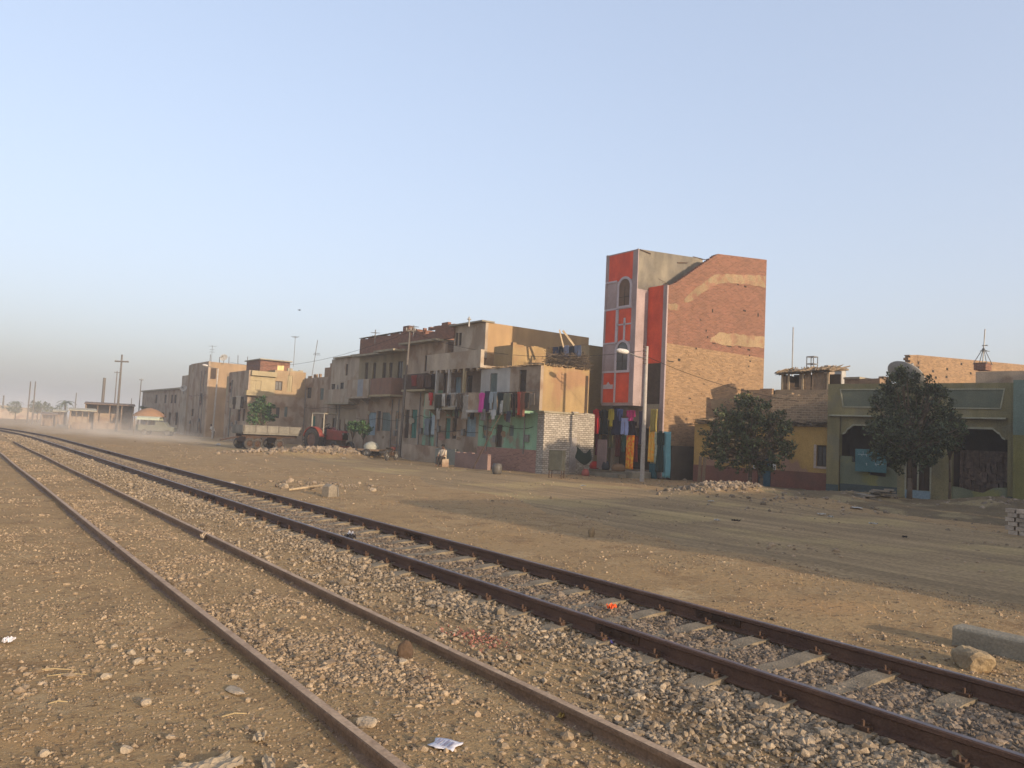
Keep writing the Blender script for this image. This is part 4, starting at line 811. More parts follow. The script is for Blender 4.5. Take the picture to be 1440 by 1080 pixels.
# unseen houses added off frame, sized to throw shade on the road and bank
O1=T('shade_caster_house','mud brick house added outside the right edge of the view to shade the road','house',(13,-9,0)); s=MB(); s.block(13.2,29,-11,-3.5,-.2,4.9); obj('wall',s,DUST_BRICK,O1); s=MB(); s.box(13.0,29.2,-11.2,-3.3,4.9,5.05); obj('roof',s,CEMENT,O1)
O2=T('shade_caster_house','plastered house added outside the right edge of the view to shade the ground before the right hand houses','house',(37,1,0)); s=MB(); s.block(30.0,46,-10,2,-.2,8.2); obj('wall',s,GREYP2,O2); s=MB(); s.box(29.8,46.2,-10.2,2.2,8.2,8.35); obj('roof',s,CEMENT,O2)
def clutter(p,X,y0,y1,zlo,zhi,seed):
    r=random.Random(seed); s=MB()
    for i in range(2): yy=r.uniform(y0+.2,y1-.2); s.cyl((X-.05,yy,zlo),(X-.05,yy,zhi),.035,n=6)
    obj('drain_pipe',s,METAL,p); s=MB(); yy=y0+.1; pts=[]
    n=10
    for i in range(n+1): pts.append((X-.04,y0+.1+(y1-y0-.2)*i/n,zlo+(zhi-zlo)*.62-.12*math.sin(math.pi*(i%5)/5)+r.uniform(-.03,.03)))
    s.tube(pts,.014,4); obj('facade_cable',s,DARK,p)
    for i in range(2): s=MB(); yy=r.uniform(y0+.4,y1-.8); zz=r.uniform(1.3,1.9); s.box(X-.14,X-.002,yy,yy+.3,zz,zz+.4); obj('meter_box',s,METAL,p,bevel=.01)
    for i in range(4):
        a=r.uniform(y0+.2,y1-1.2); z_=r.uniform(zlo+.2,zhi-.6); q=[]; w=r.uniform(.4,1.1); h=r.uniform(.25,.6)
        for k in range(12): t=k*math.pi/6; q.append((a+w/2+w/2*math.cos(t)*r.uniform(.7,1.1),z_+h/2+h/2*math.sin(t)*r.uniform(.7,1.1)))
        s=MB(); s.prism(q,'x',X-.006,X+.01); obj('fallen_plaster_patch',s,r.choice((DUST_BRICK,CEMENT,PINKB)),p)
clutter(D,XD,YD+.3,YD1,.9,zg,1); clutter(E,XE,YE0,YE1,.3,zE1-.3,2); clutter(G,XG,YG0,YG1,.3,zX(XG,590,552),3); clutter(F,XFF,YF0,YF1,.3,zb0-.3,4); clutter(H,XH,YH0,YH1,.3,5.5,5); clutter(K,XK,YK0,YK1,.3,6.2,6); clutter(Lh,XL,YL0,YL1,.3,7.8,7); clutter(I,XI,YI0,YI1,.3,5.8,8)
# ================================================================= trees
def leaves(name,cl,n,size,mat,parent,off,seed=0,shell=.45,stretch=1.8):
    rg=np.random.default_rng(seed); cl=np.array(cl); w=cl[:,3]**2.0; k=rg.choice(len(cl),n,p=w/w.sum())
    # twigs: leaves gather round small sub-centres
    sub=rg.normal(size=(len(cl),26,3)); sub/=np.linalg.norm(sub,axis=2,keepdims=True); sub*=rg.uniform(shell,1.28,(len(cl),26,1)); si=rg.integers(0,26,n)
    size_k=1; P=cl[k,:3]+sub[k,si]*cl[k,3:4]*np.array([1,1,.88])+rg.normal(size=(n,3))*cl[k,3:4]*.13
    a=rg.normal(size=(n,3)); a/=np.linalg.norm(a,axis=1,keepdims=True); b=rg.normal(size=(n,3)); b-=a*(a*b).sum(1,keepdims=True); b/=np.linalg.norm(b,axis=1,keepdims=True)
    s=size*rg.uniform(.6,1.3,(n,1)); V=np.stack([P-a*s*stretch*.5,P+b*s*.4,P+a*s*stretch*.5,P-b*s*.4],1).reshape(-1,3)-np.array(off); F=np.arange(4*n).reshape(-1,4)
    me=mk(name,V,F,mat); o=bpy.data.objects.new(name,me); C.objects.link(o); o.parent=parent; return o
def tree(name,label,x,y,cl,n,size,m1,m2,trunk_r=.09,trunks=((0,0),),seed=1,group=None,fork=.55):
    z0=float(gz(x,y)) if y<200 else -.05; t=T(name,label,'tree',(x,y,z0),group); cl=[tuple(c) for c in cl]; rr_=random.Random(seed+9); cl+=[(c[0]+d_[0]*c[3]*1.2,c[1]+d_[1]*c[3]*1.2,c[2]+d_[2]*c[3]*1.15,c[3]*rr_.uniform(.22,.4)) for c in list(cl) for d_ in [Vector((rr_.gauss(0,1),rr_.gauss(0,1),rr_.gauss(.2,.9))).normalized() for _ in range(4)]]; zc=min(c[2] for c in cl); rg=random.Random(seed)
    s=MB(); top=np.mean([c[:3] for c in cl],0)
    for dx,dy in trunks:
        k=np.array([x+dx*.5,y+dy*.5,z0+(top[2]-z0)*fork]); p=[np.array([x+dx,y+dy,z0-.05]),np.array([x+dx*1.1+.04,y+dy,z0+(k[2]-z0)*.5]),k]; s.tube(p,[trunk_r*1.35,trunk_r,trunk_r*.85],9)
        for c in cl:
            e=np.array(c[:3]); m_=(k+e)/2+np.array([rg.uniform(-.1,.1),rg.uniform(-.1,.1),.1]); s.tube([k,m_,e],[trunk_r*.5,trunk_r*.32,trunk_r*.12],6)
            for j in range(3):
                q=e+np.array([rg.uniform(-1,1),rg.uniform(-1,1),rg.uniform(-.6,1)])*c[3]*.75; s.tube([e,q],[trunk_r*.12,trunk_r*.04],4)
    obj('trunk',s,BARK,t,smooth=True,recalc=False)
    leaves('crown',cl,n,size,m1,t,(x,y,z0),seed); 
    if m2: leaves('dry_foliage',cl,n//6,size,m2,t,(x,y,z0),seed+50)
    return t
def clumps(px0,dist,lst,seed=0):
    rg=random.Random(seed); out=[]
    for px,py,r in lst:
        mpp=dist*math.cos(math.atan((px-720)/FPX))/FPX; rr=r*mpp*.92; a,b=at(px,dist+rg.uniform(-.7,.7)*max(rr,.5),py); out.append((a,b,ztop(px,py,math.hypot(a,b)),rr))
    return out
tx,ty=at(1056,35.4); tree('broadleaf_tree','bushy dark green tree in front of the ochre house and its blue door',tx,ty,clumps(1055,35.4,[(1050,563,14),(1040,583,25),(1068,580,24),(1020,600,24),(1090,600,22),(1006,613,18),(1052,610,32),(1030,632,26),(1078,632,28),(1101,618,16),(999,634,13),(1042,650,15),(1085,652,14),(1012,650,10)],2),9800,.085,LEAF,LEAF3,.075,((0,0),(.35,-.3)),3)
tx,ty=at(1280,34.6); tree('broadleaf_tree','larger dense dark tree standing in front of the arcade house',tx,ty,clumps(1275,34.6,[(1262,540,20),(1290,545,20),(1243,572,22),(1275,578,33),(1315,572,23),(1335,598,19),(1243,610,25),(1290,615,34),(1325,622,20),(1236,636,14),(1262,643,20),(1300,645,18),(1266,525,9),(1351,607,8),(1322,550,12),(1225,600,8)],5),13500,.08,LEAF2,LEAF,.085,((0,0),),8)
tx,ty=at(1336,35.5); tree('young_tree','thin leaning young tree right of the larger dark tree',tx,ty,clumps(1336,35.5,[(1333,585,10),(1345,600,9),(1338,615,12)],5),900,.07,LEAFB,None,.04,((0,0),),18)
tx,ty=at(368,73); tree('street_tree','small bright green tree beside the cream balcony house behind the trailer',tx,ty,clumps(368,73,[(368,563,8),(360,575,10),(374,574,10),(355,588,8),(380,586,7),(367,590,10)],5),2600,.13,LEAFB,LEAF,.07,((0,0),),28)
for i,(px,py,r,d,lb) in enumerate([(20,572,7,210,'hazy round tree at the far left beside the track'),(51,570,8,190,'brownish hazy tree behind the twin poles'),(66,574,8,200,'hazy tree just right of the twin poles'),(6,578,7,240,'faint tree at the left edge of the picture'),(204,578,6,125,'dusty tree in front of the long low grey house'),(78,579,8,230,'low hazy tree behind the far stalls'),(512,600,8,55,'green shrub in front of the balcony house'),(497,597,6,56,'small green shrub beside the grey plain house')]):
    tx,ty=at(px,d); tree('hazy_tree' if d>90 else 'green_shrub',lb,tx,ty,clumps(px,d,[(px,py,r),(px-r*.7,py+4,r*.7),(px+r*.8,py+3,r*.7),(px,py+r*.9,r*.8)],i),900,.2 if d>90 else .1,LEAF if d>90 else LEAFB,None,.12 if d>90 else .03,((0,0),),60+i)
def palm(px,py,d,lb,seed):
    x,y=at(px,d); z=ztop(px,py,d); t=T('palm_tree',lb,'palm',(x,y,-.08)); s=MB(); s.tube([(x,y,-.1),(x+.1,y,z*.5),(x,y,z)],[.22,.17,.15],8); obj('trunk',s,BARK,t); s=MB(); rg=random.Random(seed)
    for i in range(18):
        a=i*2*math.pi/18+rg.uniform(-.1,.1); e=rg.uniform(-.2,.9); L=rg.uniform(1.6,2.3); pts=[]
        for k in range(7):
            u=k/6; pts.append(np.array([x+math.cos(a)*L*u,y+math.sin(a)*L*u,z+L*(e*u-.9*u*u)]))
        pr=np.array([-math.sin(a),math.cos(a),0])
        for k in range(6):
            for j in range(3):
                c0=pts[k]+(pts[k+1]-pts[k])*j/3; d_=(pts[k+1]-pts[k])/np.linalg.norm(pts[k+1]-pts[k])
                for sg_ in (-1,1): s.add([c0,c0+d_*.09,c0+pr*sg_*.38+d_*.25+np.array([0,0,-.12])],[(0,1,2)])
    obj('crown',s,LEAF,t,recalc=False)
palm(89,566,185,'short palm rising above the hazy stalls at the far left',1); palm(20,566,260,'far hazy palm near the left edge',2)
# ================================================================= poles
def pole(name,label,px,py,dist,r=.12,m=POLEW,arms=(),group=None,taper=.6,lean=0,pbase=None,cat='utility pole'):
    x,y=at(px,dist); z=ztop(px,py,dist); t=T(name,label,cat,(x,y,-.08),group); s=MB(); s.cyl((x,y,-.3),(x+lean,y,z),r,r*taper,10); obj('pole',s,m,t,smooth=False)
    for dz,w,th in arms:
        q=MB(); q.obox((x+lean,y-r,z-dz),(w*.8,-w*.6,0),(.03,.04,0),(0,0,th)); o=obj('crossarm',q,m,t); 
        for e in (-.85,0,.85): k=MB(); k.cyl((x+lean+e*w*.8,y-r-e*w*.6,z-dz+th),(x+lean+e*w*.8,y-r-e*w*.6,z-dz+.2),.035,n=6); obj('insulator',k,WHITEW,o,off=INFO[t])
    return t,(x,y,z)
pole('utility_pole','tallest dark wooden pole with one crossarm rising from the dust beside the track',163.5,498,112,.17,POLEW,((.9,.9,.09),))
pole('utility_pole','slim hazy pole just left of the tall crossarm pole',158.5,521,150,.12,POLEW,((.3,.5,.05),))
pole('utility_pole','hazy post with a thick dark upper half, left of the crossarm pole',141.5,531,140,.22,POLEW,(),taper=1)
pole('utility_pole','left one of the twin hazy poles at far left',37.5,536,150,.13,POLEW); pole('utility_pole','right one of the twin hazy poles at far left',44.5,536,150,.13,POLEW)
pole('utility_pole','short thin pole over the far shed roof',103.5,552,150,.1,POLEW); pole('utility_pole','far pole at the very left edge',1.5,556,260,.3,POLEW)
pole('utility_pole','thin pole with a small fitting above the long low house',193.5,532,128,.1,POLEW,((.2,.3,.04),))
pole('utility_pole','faint distant pole between the crossarm pole and the long low house',182,560,220,.14,POLEW)
def lamp(label,px,py,dist,r,lean=0,head=1.,hz_=.5,hr=.12,crook=False,m=POLE):
    t,(x,y,z)=pole('street_lamp',label,px,py,dist,r,m,(),lean=lean,cat='street lamp',taper=.7); x+=lean
    rt=np.array([.807,-.588,0]); s=MB(); b0=np.array([x,y,z-hz_]); tip=b0-rt*head+np.array([0,0,.28]); s.tube([b0,b0-rt*head*.5+np.array([0,0,.08]),tip],.028,8); obj('arm',s,METAL,t)
    h=MB(); c=tip; h.lathe(c+rt*.05,[(.02,0),(hr*.7,.03),(hr,.16),(hr*1.0,.45),(hr*.6,.6),(.01,.64)],12,axis=tuple(-rt+np.array([0,0,.12]))); obj('lamp_head',h,mat('white_lamp_shade',(.62,.58,.52,1),None,3,rough=.5,bump=0),t,smooth=True)
    return t,(x,y,z)
lt,(lx,ly,lz)=lamp('pale lamp post with globe shaped lamp arm in front of the red tower house',905.5,487,39.6,.115,lean=.0,head=.95,hz_=.62,hr=.13)
s=MB()
for i in range(5): s.box(lx-.28,lx-.05,ly-.05,ly-.02,lz-.1-i*.2,lz-.07-i*.2); s.cyl((lx-.25,ly-.04,lz-.08-i*.2),(lx-.25,ly-.04,lz+.02-i*.2),.03,n=6)
obj('insulator_rack',s,RUST,lt)
pp,(qx,qy,qz)=pole('utility_pole','tall grey post in front of the balcony houses behind the low dark wall',563.5,461,54.,.105,POLEW,((.15,.35,.05),),lean=.3)
lamp('slim lit lamp post in front of the tall brown house',299.5,518,92,.1,lean=.1,head=1.2,hz_=.0,hr=.11)
def cable(label,a,b,sag):
    n=16; s=MB(); s.tube([(a[0]+(b[0]-a[0])*i/n,a[1]+(b[1]-a[1])*i/n,a[2]+(b[2]-a[2])*i/n-sag*4*(i/n)*(1-i/n)) for i in range(n+1)],.011,4); tag(obj('overhead_cable',s,DARK,base=tuple(a)),label,'cable',group='cables strung between the poles')
cable('sagging black cable from the lamp post to the tall grey post',(lx,ly,lz-.2),(qx+.3,qy,qz-.2),.9); cable('sagging cable from the tall grey post to the slim lamp post',(qx+.3,qy,qz-.2),(25.2,88,8.4),1.2); cable('thin cable from the lamp post to the roof of the ochre house',(lx,ly,lz-.5),(33.5,22.5,4.2),.3)
# roof antennas and dishes
def aerial(label,px,pyb,pyt,dist,bars,m=METAL,r=.02,lean=0):
    x,y=at(px,dist); z0=ztop(px,pyb,dist)-.25; z1=ztop(px,pyt,dist); t=T('tv_aerial',label,'antenna',(x,y,z0)); s=MB(); s.cyl((x,y,z0),(x+lean,y,z1),r,n=6); obj('mast',s,m,t)
    s=MB(); rt=np.array([.81,-.59,0])
    for k,(dz,w) in enumerate(bars): p=np.array([x+lean,y,z1-dz]); s.cyl(p-rt*w,p+rt*w,r*.7,n=5); s.cyl(p+np.array([-.2,-.2,0]),p+np.array([.2,.2,0]),r*.6,n=5)
    if bars: obj('aerial_rods',s,m,t)
aerial('forked aerial on the roof of the tall brown house',290.5,508,485,99,[(.1,.5),(.5,.3),(.8,.35)]); aerial('tall thin aerial above the rooftop room with the yellow shutter',407,512,472,85,[(.05,.45),(.15,.3)],r=.025)
aerial('leaning aerial on the set back house roof',434,525,477,78,[(1.3,.3),(1.45,.35)],r=.03,lean=.35); aerial('yellowish aerial on the long balcony house roof',520,478,463,62,[(.25,.35),(.5,.25)],r=.035); aerial('short aerial with a box on the brick parapet house',574,468,457,56,[(.1,.35),(.25,.2)],r=.04)
aerial('white plastic ornament on the top slab of the loggia house',652,453,445,47,[(.15,.12)],m=WHITEW,r=.05); aerial('bare thin mast left of the rooftop shack',1112,526,460,62,[],r=.045); aerial('tapering lattice mast on the roof at the right edge',1381,508,462,49,[(1.2,.25),(.9,.15)],r=.03,lean=.25)
x,y=at(1381,49); s=MB(); zb_=ztop(1381,508,49); zz=ztop(1381,488,49); [s.cyl((x+a*.35,y+b*.35,zb_-.2),(x+.1,y,zz),.02,n=5) for a in (-1,1) for b in (-1,1)]; o=obj('mast_tripod',s,METAL,base=(x,y,zb_-.2)); tag(o,'four legged metal stand under the lattice mast at the right edge','stand')
s=MB(); s.block(x-.35,x+.35,y-.3,y+.3,zb_-.5,zb_-.1); o=obj('brick_plinth',s,RED_BRICK,base=(x,y,zb_-.5)); tag(o,'small red brick block under the lattice mast','plinth')
# square tank stand
x,y=at(1140,50); z0=ztop(1140,522,50); z1=ztop(1140,502,50); t=T('tank_stand','small open square metal frame standing over the rooftop shack','frame',(x,y,z0)); s=MB()
for a in (-.22,.22):
    for b in (-.22,.22): s.cyl((x+a,y+b,z0-.4),(x+a,y+b,z1),.03,n=5)
obj('frame_post',s,METAL,t); s=MB(); [s.box(x-.24,x+.24,y+q-.02,y+q+.02,z-.03,z+.03) for q in (-.22,.22) for z in (z1,(z0+z1)/2)]; [s.box(x+q-.02,x+q+.02,y-.24,y+.24,z-.025,z+.025) for q in (-.22,.22) for z in (z1,(z0+z1)/2)]; obj('frame_rail',s,METAL,t)
def dish(label,px,py,dist,R,axis,m=METAL,lx_=1.):
    x,y=at(px,dist); z=ztop(px,py,dist); t=T('satellite_dish',label,'satellite dish',(x,y,z-R)); s=MB(); ax=np.array(axis,float); ax/=np.linalg.norm(ax)
    s.lathe((x,y,z)-ax*0,[(.01,0),(R*.35,R*.03),(R*.7,R*.13),(R,R*.27),(R*1.01,R*.27),(R*.99,R*.24),(R*.7,R*.10),(R*.35,R*.005),(.01,-.02)],28,axis=tuple(ax)); obj('reflector',s,m,t,smooth=True)
    s=MB(); f=np.array([x,y,z])+ax*R*.95; s.cyl((x,y,z),(x,y,z-R-.3),.04); 
    for k in range(3):
        a=k*2.09; e=np.cross(ax,[0,0,1]); e/=np.linalg.norm(e); g=np.cross(ax,e); s.cyl(np.array([x,y,z])+ax*R*.27+R*(math.cos(a)*e+math.sin(a)*g),f,.012,n=5)
    obj('mount',s,METAL,t); s=MB(); s.cyl(f-ax*.05,f+ax*.1,.06); obj('receiver',s,METAL,t)
dish('large grey satellite dish tilted on the arcade house roof behind the tree',1270,531,38.2,.80,(.62,-.1,.72),mat('dull_grey_dish',(.36,.345,.32,1),(.28,.27,.25,1),2,rough=.6,bump=.1,streak=.2))
dish('small white dish on the tall brown house roof',308,503,99,.45,(-.6,-.8,.5),WHITEW); dish('little white dish on the rear wing of the tall brown house',254.5,546,109,.42,(-.6,-.8,.3),WHITEW)
# ================================================================= clothes
def garment(label,px0,px1,py0,py1,X,kind,m,cat='garment',group=None,seed=0,name=None,frm=W,th=.012):
    a,b,z0,z1=rect(frm,'x',X,px0,py0,px1,py1); rg=random.Random(seed+int(px0*7)); nu,nv=17,15; w=b-a; cy=(a+b)/2; s=MB()
    ph=rg.uniform(0,6); fr_=rg.uniform(1.3,2.4)
    def grid(f0,f1,v0,v1,amp=.05):
        base=len(s.v)
        for j in range(nv):
            v=v0+(v1-v0)*j/(nv-1); z=z1+(z0-z1)*v; l,r=f0(v),f1(v)
            for i in range(nu):
                u=i/(nu-1); yy=cy+w*(l+(r-l)*u)+.012*math.sin(v*7+u*5+ph); xx=X+amp*(.25+.75*v)*math.sin(u*fr_*6.28+ph+v*.8)+.02*math.sin(v*5+ph); s.v.append((xx,yy,z+.012*math.sin(u*9+ph)*v))
        for j in range(nv-1):
            for i in range(nu-1): k=base+j*nu+i; s.f.append((k,k+1,k+nu+1,k+nu))
    if kind=='dress':
        grid(lambda v:-.22-.28*min(1,v*1.1),lambda v:.22+.28*min(1,v*1.1),0,1); grid(lambda v:-.5+.12*v,lambda v:-.24,0.04,.34,.03); grid(lambda v:.24,lambda v:.5-.12*v,0.04,.34,.03)
    elif kind=='shirt':
        grid(lambda v:-.27,lambda v:.27,0,1); grid(lambda v:-.5-.0*v,lambda v:-.3,.02,.62,.03); grid(lambda v:.3,lambda v:.5,.02,.62,.03)
    elif kind=='trousers':
        grid(lambda v:-.45,lambda v:.45,0,.25,.03); grid(lambda v:-.46,lambda v:-.04-.03*v,.25,1,.03); grid(lambda v:.04+.03*v,lambda v:.46,.25,.96,.03)
    else: grid(lambda v:-.5+.05*v*math.sin(ph),lambda v:.5-.04*v,0,1,.045)
    o=obj(name or kind,s,m,base=(X,cy,z1),solid=th,recalc=False,smooth=True) if frm is W else None
    if frm is not W:
        e=tag(obj(name or kind,s,m,off=(X,cy,z1),solid=th,recalc=False,smooth=True),None); wx,wy=frm.w(X,cy); e.location=(wx,wy,z1); e.rotation_euler=(0,0,frm.rot); o=e
    tag(o,label,cat,group); return o
def line(label,X,y0,y1,z,sag=.06):
    s=MB(); n=8; s.tube([(X,y0+(y1-y0)*i/n,z-sag*4*(i/n)*(1-i/n)) for i in range(n+1)],.008,5); tag(obj('clothes_line',s,POLEW,base=(X,(y0+y1)/2,z)),label,'clothes line')
c_=cloth
X1=XD-1.0; G1='washing hung along the balcony of the green fronted house'
line('wire along the balcony of the green fronted house carrying its washing',X1,yX(X1,757),yX(X1,670),zX(X1,715,550)+.02)
for p0,p1,q0,q1,k,m_,lb in [(673,681,552,580,'dress',c_(196,70,150),'pink dress on the green house balcony, brightest of its washing'),(681,688,550,579,'sheet',c_(52,42,66),'dark purple cloth right of the pink dress on the green house balcony'),(688,693,551,576,'shirt',c_(150,160,165),'pale grey shirt left of the grey towel on the balcony'),(693,699,551,578,'sheet',c_(130,138,140),'grey towel hanging under the green shutter window'),(699,708,552,583,'dress',c_(35,45,45),'black green dress in the middle of the green house balcony washing'),(708,718,553,580,'sheet',c_(105,105,88),'olive grey blanket on the green house balcony'),(703,707,563,583,'trousers',c_(185,185,180),'small white trousers hanging low in front of the black green dress'),(718,727,553,586,'shirt',c_(48,36,34),'dark brown jumper near the right end of the balcony washing'),(727,732,551,584,'sheet',c_(160,70,52),'brick red narrow towel near the corner of the green fronted house'),(732,738,551,586,'sheet',c_(120,78,62),'brownish cloth beside the brick red towel, nearest to the house corner')]:
    garment(lb,p0,p1,q0,q1,X1-.02*(p0%3),k,m_,group=None)
X2=XE-1.0
line('wire in front of the loggia balcony carrying the grey house washing',X2,yX(X2,673),yX(X2,600),zX(X2,640,553)+.02)
for p0,p1,q0,q1,k,m_,lb in [(603,609,552,570,'shirt',c_(170,44,38),'bright red shirt at the left end of the loggia washing'),(611,621,555,578,'sheet',c_(52,46,32),'dark olive blanket over the loggia balcony'),(621,626,554,572,'trousers',c_(190,186,176),'white trousers in the loggia washing'),(628,633,555,571,'trousers',c_(40,34,34),'black trousers between white garments on the loggia balcony'),(634,640,553,570,'shirt',c_(150,138,124),'beige shirt on the loggia balcony'),(641,650,553,576,'dress',c_(92,78,64),'brown dress hanging below the loggia pillars'),(650,658,555,590,'dress',c_(150,142,130),'long pale grey dress in the loggia washing'),(657,662,555,582,'shirt',c_(175,168,158),'off white shirt right of the long pale grey dress'),(662,667,570,590,'trousers',c_(38,32,32),'black hanging trousers under the off white shirt'),(665,672,555,577,'sheet',c_(70,50,40),'dark brown cloth at the right end of the loggia washing')]:
    garment(lb,p0,p1,q0,q1,X2-.02*(p0%3),k,m_)
for p0,p1,q0,q1,k,m_,lb,X_ in [(738,744,552,574,'shirt',c_(80,70,60),'brown grey shirt, last garment before the green house corner',X1),(745,752,553,570,'sheet',c_(125,112,98),'small beige towel nearest the corner of the green fronted house',X1),(676,683,575,592,'trousers',c_(120,115,110),'grey trousers hanging below the pink dress',X1-.05),(640,645,572,588,'trousers',c_(45,40,40),'dark trousers hanging low beside the brown loggia dress',X2-.05),(614,619,574,590,'sheet',c_(150,145,135),'pale rag hanging under the dark olive blanket',X2-.05),(690,697,576,590,'shirt',c_(175,175,172),'white vest hanging low under the grey towel',X1-.06),(712,718,578,594,'trousers',c_(60,60,70),'blue grey trousers hanging under the olive blanket',X1-.06)]:
    garment(lb,p0,p1,q0,q1,X_,k,m_)
for p0,p1,q0,q1,k,m_,lb in [(578,586,528,543,'sheet',c_(120,48,40),'red brown rug over the brick parapet house balcony'),(587,596,527,546,'sheet',c_(92,66,52),'brown blanket over the brick parapet house balcony'),(597,606,527,545,'sheet',c_(80,60,48),'dark blanket at the right end of the brick parapet house balcony'),(596,604,588,612,'dress',c_(120,128,132),'grey robe hanging beside the pale blue door'),(607,613,583,612,'dress',c_(165,178,182),'pale blue white robe hanging on the ground floor beside the loggia house')]:
    garment(lb,p0,p1,q0,q1,XG-1.02 if q0<560 else XG-.3,k,m_)
for p0,p1,q0,q1,k,m_,lb in [(322,327,558,574,'trousers',c_(150,140,125),'pale trousers hanging at the cream house balcony'),(327,332,558,575,'shirt',c_(70,60,50),'dark shirt hanging at the cream house balcony'),(332,338,557,576,'sheet',c_(170,158,140),'off white sheet hanging at the cream house balcony'),(338,343,558,574,'trousers',c_(60,52,44),'black trousers at the right of the cream house washing')]:
    garment(lb,p0,p1,q0,q1,XK-.7,k,m_)
line('wire at the cream house balcony carrying four garments',XK-.7,yX(XK-.7,345),yX(XK-.7,320),zX(XK-.7,332,557))
# rooftop laundry between the sand walls
X3=28.6
for p0,p1,q0,q1,k,m_,lb in [(777,785,488,501,'sheet',c_(70,74,92),'dark blue cloth on the rooftop line beside the red tower'),(785,792,487,505,'trousers',c_(38,40,46),'black trousers on the rooftop line beside the red tower'),(792,800,486,503,'sheet',c_(135,140,160),'pale blue sheet on the rooftop line beside the red tower'),(800,807,487,502,'shirt',c_(52,58,70),'slate shirt on the rooftop line beside the red tower'),(807,817,486,502,'sheet',c_(120,126,142),'grey blue blanket at the right end of the rooftop line')]:
    garment(lb,p0,p1,q0,q1,X3,k,m_)
line('rooftop wire with bedding between the sand walls',X3,yX(X3,820),yX(X3,770),zX(X3,800,486))
s=MB(); rg=random.Random(21)
for i in range(520):
    px=rg.uniform(768,822); x,y=at(px,rg.uniform(43.5,45.5)); z=ztop(px,rg.uniform(498,517),math.hypot(x,y)); a=np.array([rg.gauss(0,1),rg.gauss(0,1),rg.gauss(0,.35)]); a*=rg.uniform(.25,.6)/np.linalg.norm(a); p=np.array([x,y,z]); s.cyl(p-a,p+a,.014,.006,4,cap=False)
tag(obj('brushwood_heap',s,mat('dry_brushwood',(.15,.11,.07,1),(.09,.065,.045,1),5,bump=.3,fine=0,island=.4),base=(29.5,33.5,6.6)),'heap of dry brushwood on the sand coloured roof beside the red tower','brushwood',kind='stuff')
s=MB(); x,y=at(794,44.8); zt_=ztop(794,463,44.8); s.obox((x,y,zt_-.5),(.28,-.2,-.42),(.02,.03,0),(.05,0,.04)); s.obox((x-.35,y+.2,zt_-.55),(-.1,.1,.5),(.03,.03,0),(.04,0,.03)); tag(obj('leaning_board',s,PALEW,base=(x,y,zt_-1)),'pale boards crossed on the roof edge above the brushwood heap','board')
# shop clothes under the red house
X4=30.35; zl_=zX(X4,868,573)
line('wire under the red bay carrying the shop clothes',X4,yX(X4,905),yX(X4,832),zl_+.04,.02)
G4='clothes for sale'
for i,(p0,p1,q0,q1,k,m_,lb) in enumerate([(833,843,575,610,'dress',c_(205,38,48),'bright red dress at the left end of the shop clothes'),(842,856,576,611,'dress',c_(30,34,34),'black long dress between the red and the yellow shop clothes'),(855,863,575,600,'shirt',c_(150,135,40),'mustard yellow top in the shop display'),(859,876,574,612,'dress',c_(26,34,62),'navy blue long dress in the shop display'),(868,876,575,592,'shirt',c_(70,80,120),'slate blue shirt over the navy dress'),(873,884,588,612,'trousers',c_(150,160,200),'light blue trousers in the shop display'),(881,893,577,592,'shirt',c_(175,50,105),'magenta patterned top in the shop display',),(882,896,592,612,'dress',c_(36,24,34),'dark plum skirt under the magenta top')]):
    garment(lb,p0,p1,q0,q1,X4-.05*(i%3)-(.08 if k=='shirt' else 0),k,m_)
for p0,p1,q0,q1,k,m_,lb in [(836,842,610,640,'shirt',c_(120,30,60),'dark red blouse hanging under the bright red dress'),(846,853,612,636,'trousers',c_(60,50,45),'brown trousers in the lower row of shop clothes'),(856,863,603,630,'dress',c_(95,90,60),'khaki dress in the lower row under the mustard top'),(865,872,612,642,'sheet',c_(90,35,30),'maroon shawl in the lower row of shop clothes'),(874,880,612,636,'shirt',c_(60,90,80),'sea green shirt in the lower row beside the patterned cloth'),(890,897,612,650,'dress',c_(120,40,30),'rust red robe right of the patterned cloth in the shop'),(898,904,578,625,'sheet',c_(70,60,75),'grey violet shawl nearest the lamp post in the shop')]:
    garment(lb,p0,p1,q0,q1,30.62,k,m_)
garment('red and yellow patterned cloth hanging by the shop doorway',880,891,612,660,30.45,'sheet',c_(225,60,25,(.75,.5,.04,1)))
for i,(p0,p1,q0,q1,k,m_,lb) in enumerate([(915,924,575,607,'sheet',c_(150,135,70,(.25,.18,.05,1)),'olive and yellow scarf right of the lamp post'),(912,920,600,650,'sheet',c_(225,140,20,(.6,.45,.1,1)),'orange cloth hanging right of the lamp post'),(916,926,607,652,'dress',c_(140,150,110,(.5,.5,.42,1)),'pale green patterned dress beside the orange cloth'),(923,934,606,664,'dress',c_(32,50,44),'dark green long robe at the wall corner'),(932,943,607,672,'sheet',c_(110,160,165),'light teal long curtain at the tower corner'),(913,924,652,673,'sheet',c_(40,85,92),'teal cloth hanging lowest right of the lamp post')]):
    garment(lb,p0,p1,q0,q1,30.75+.06*(i%3),k,m_)
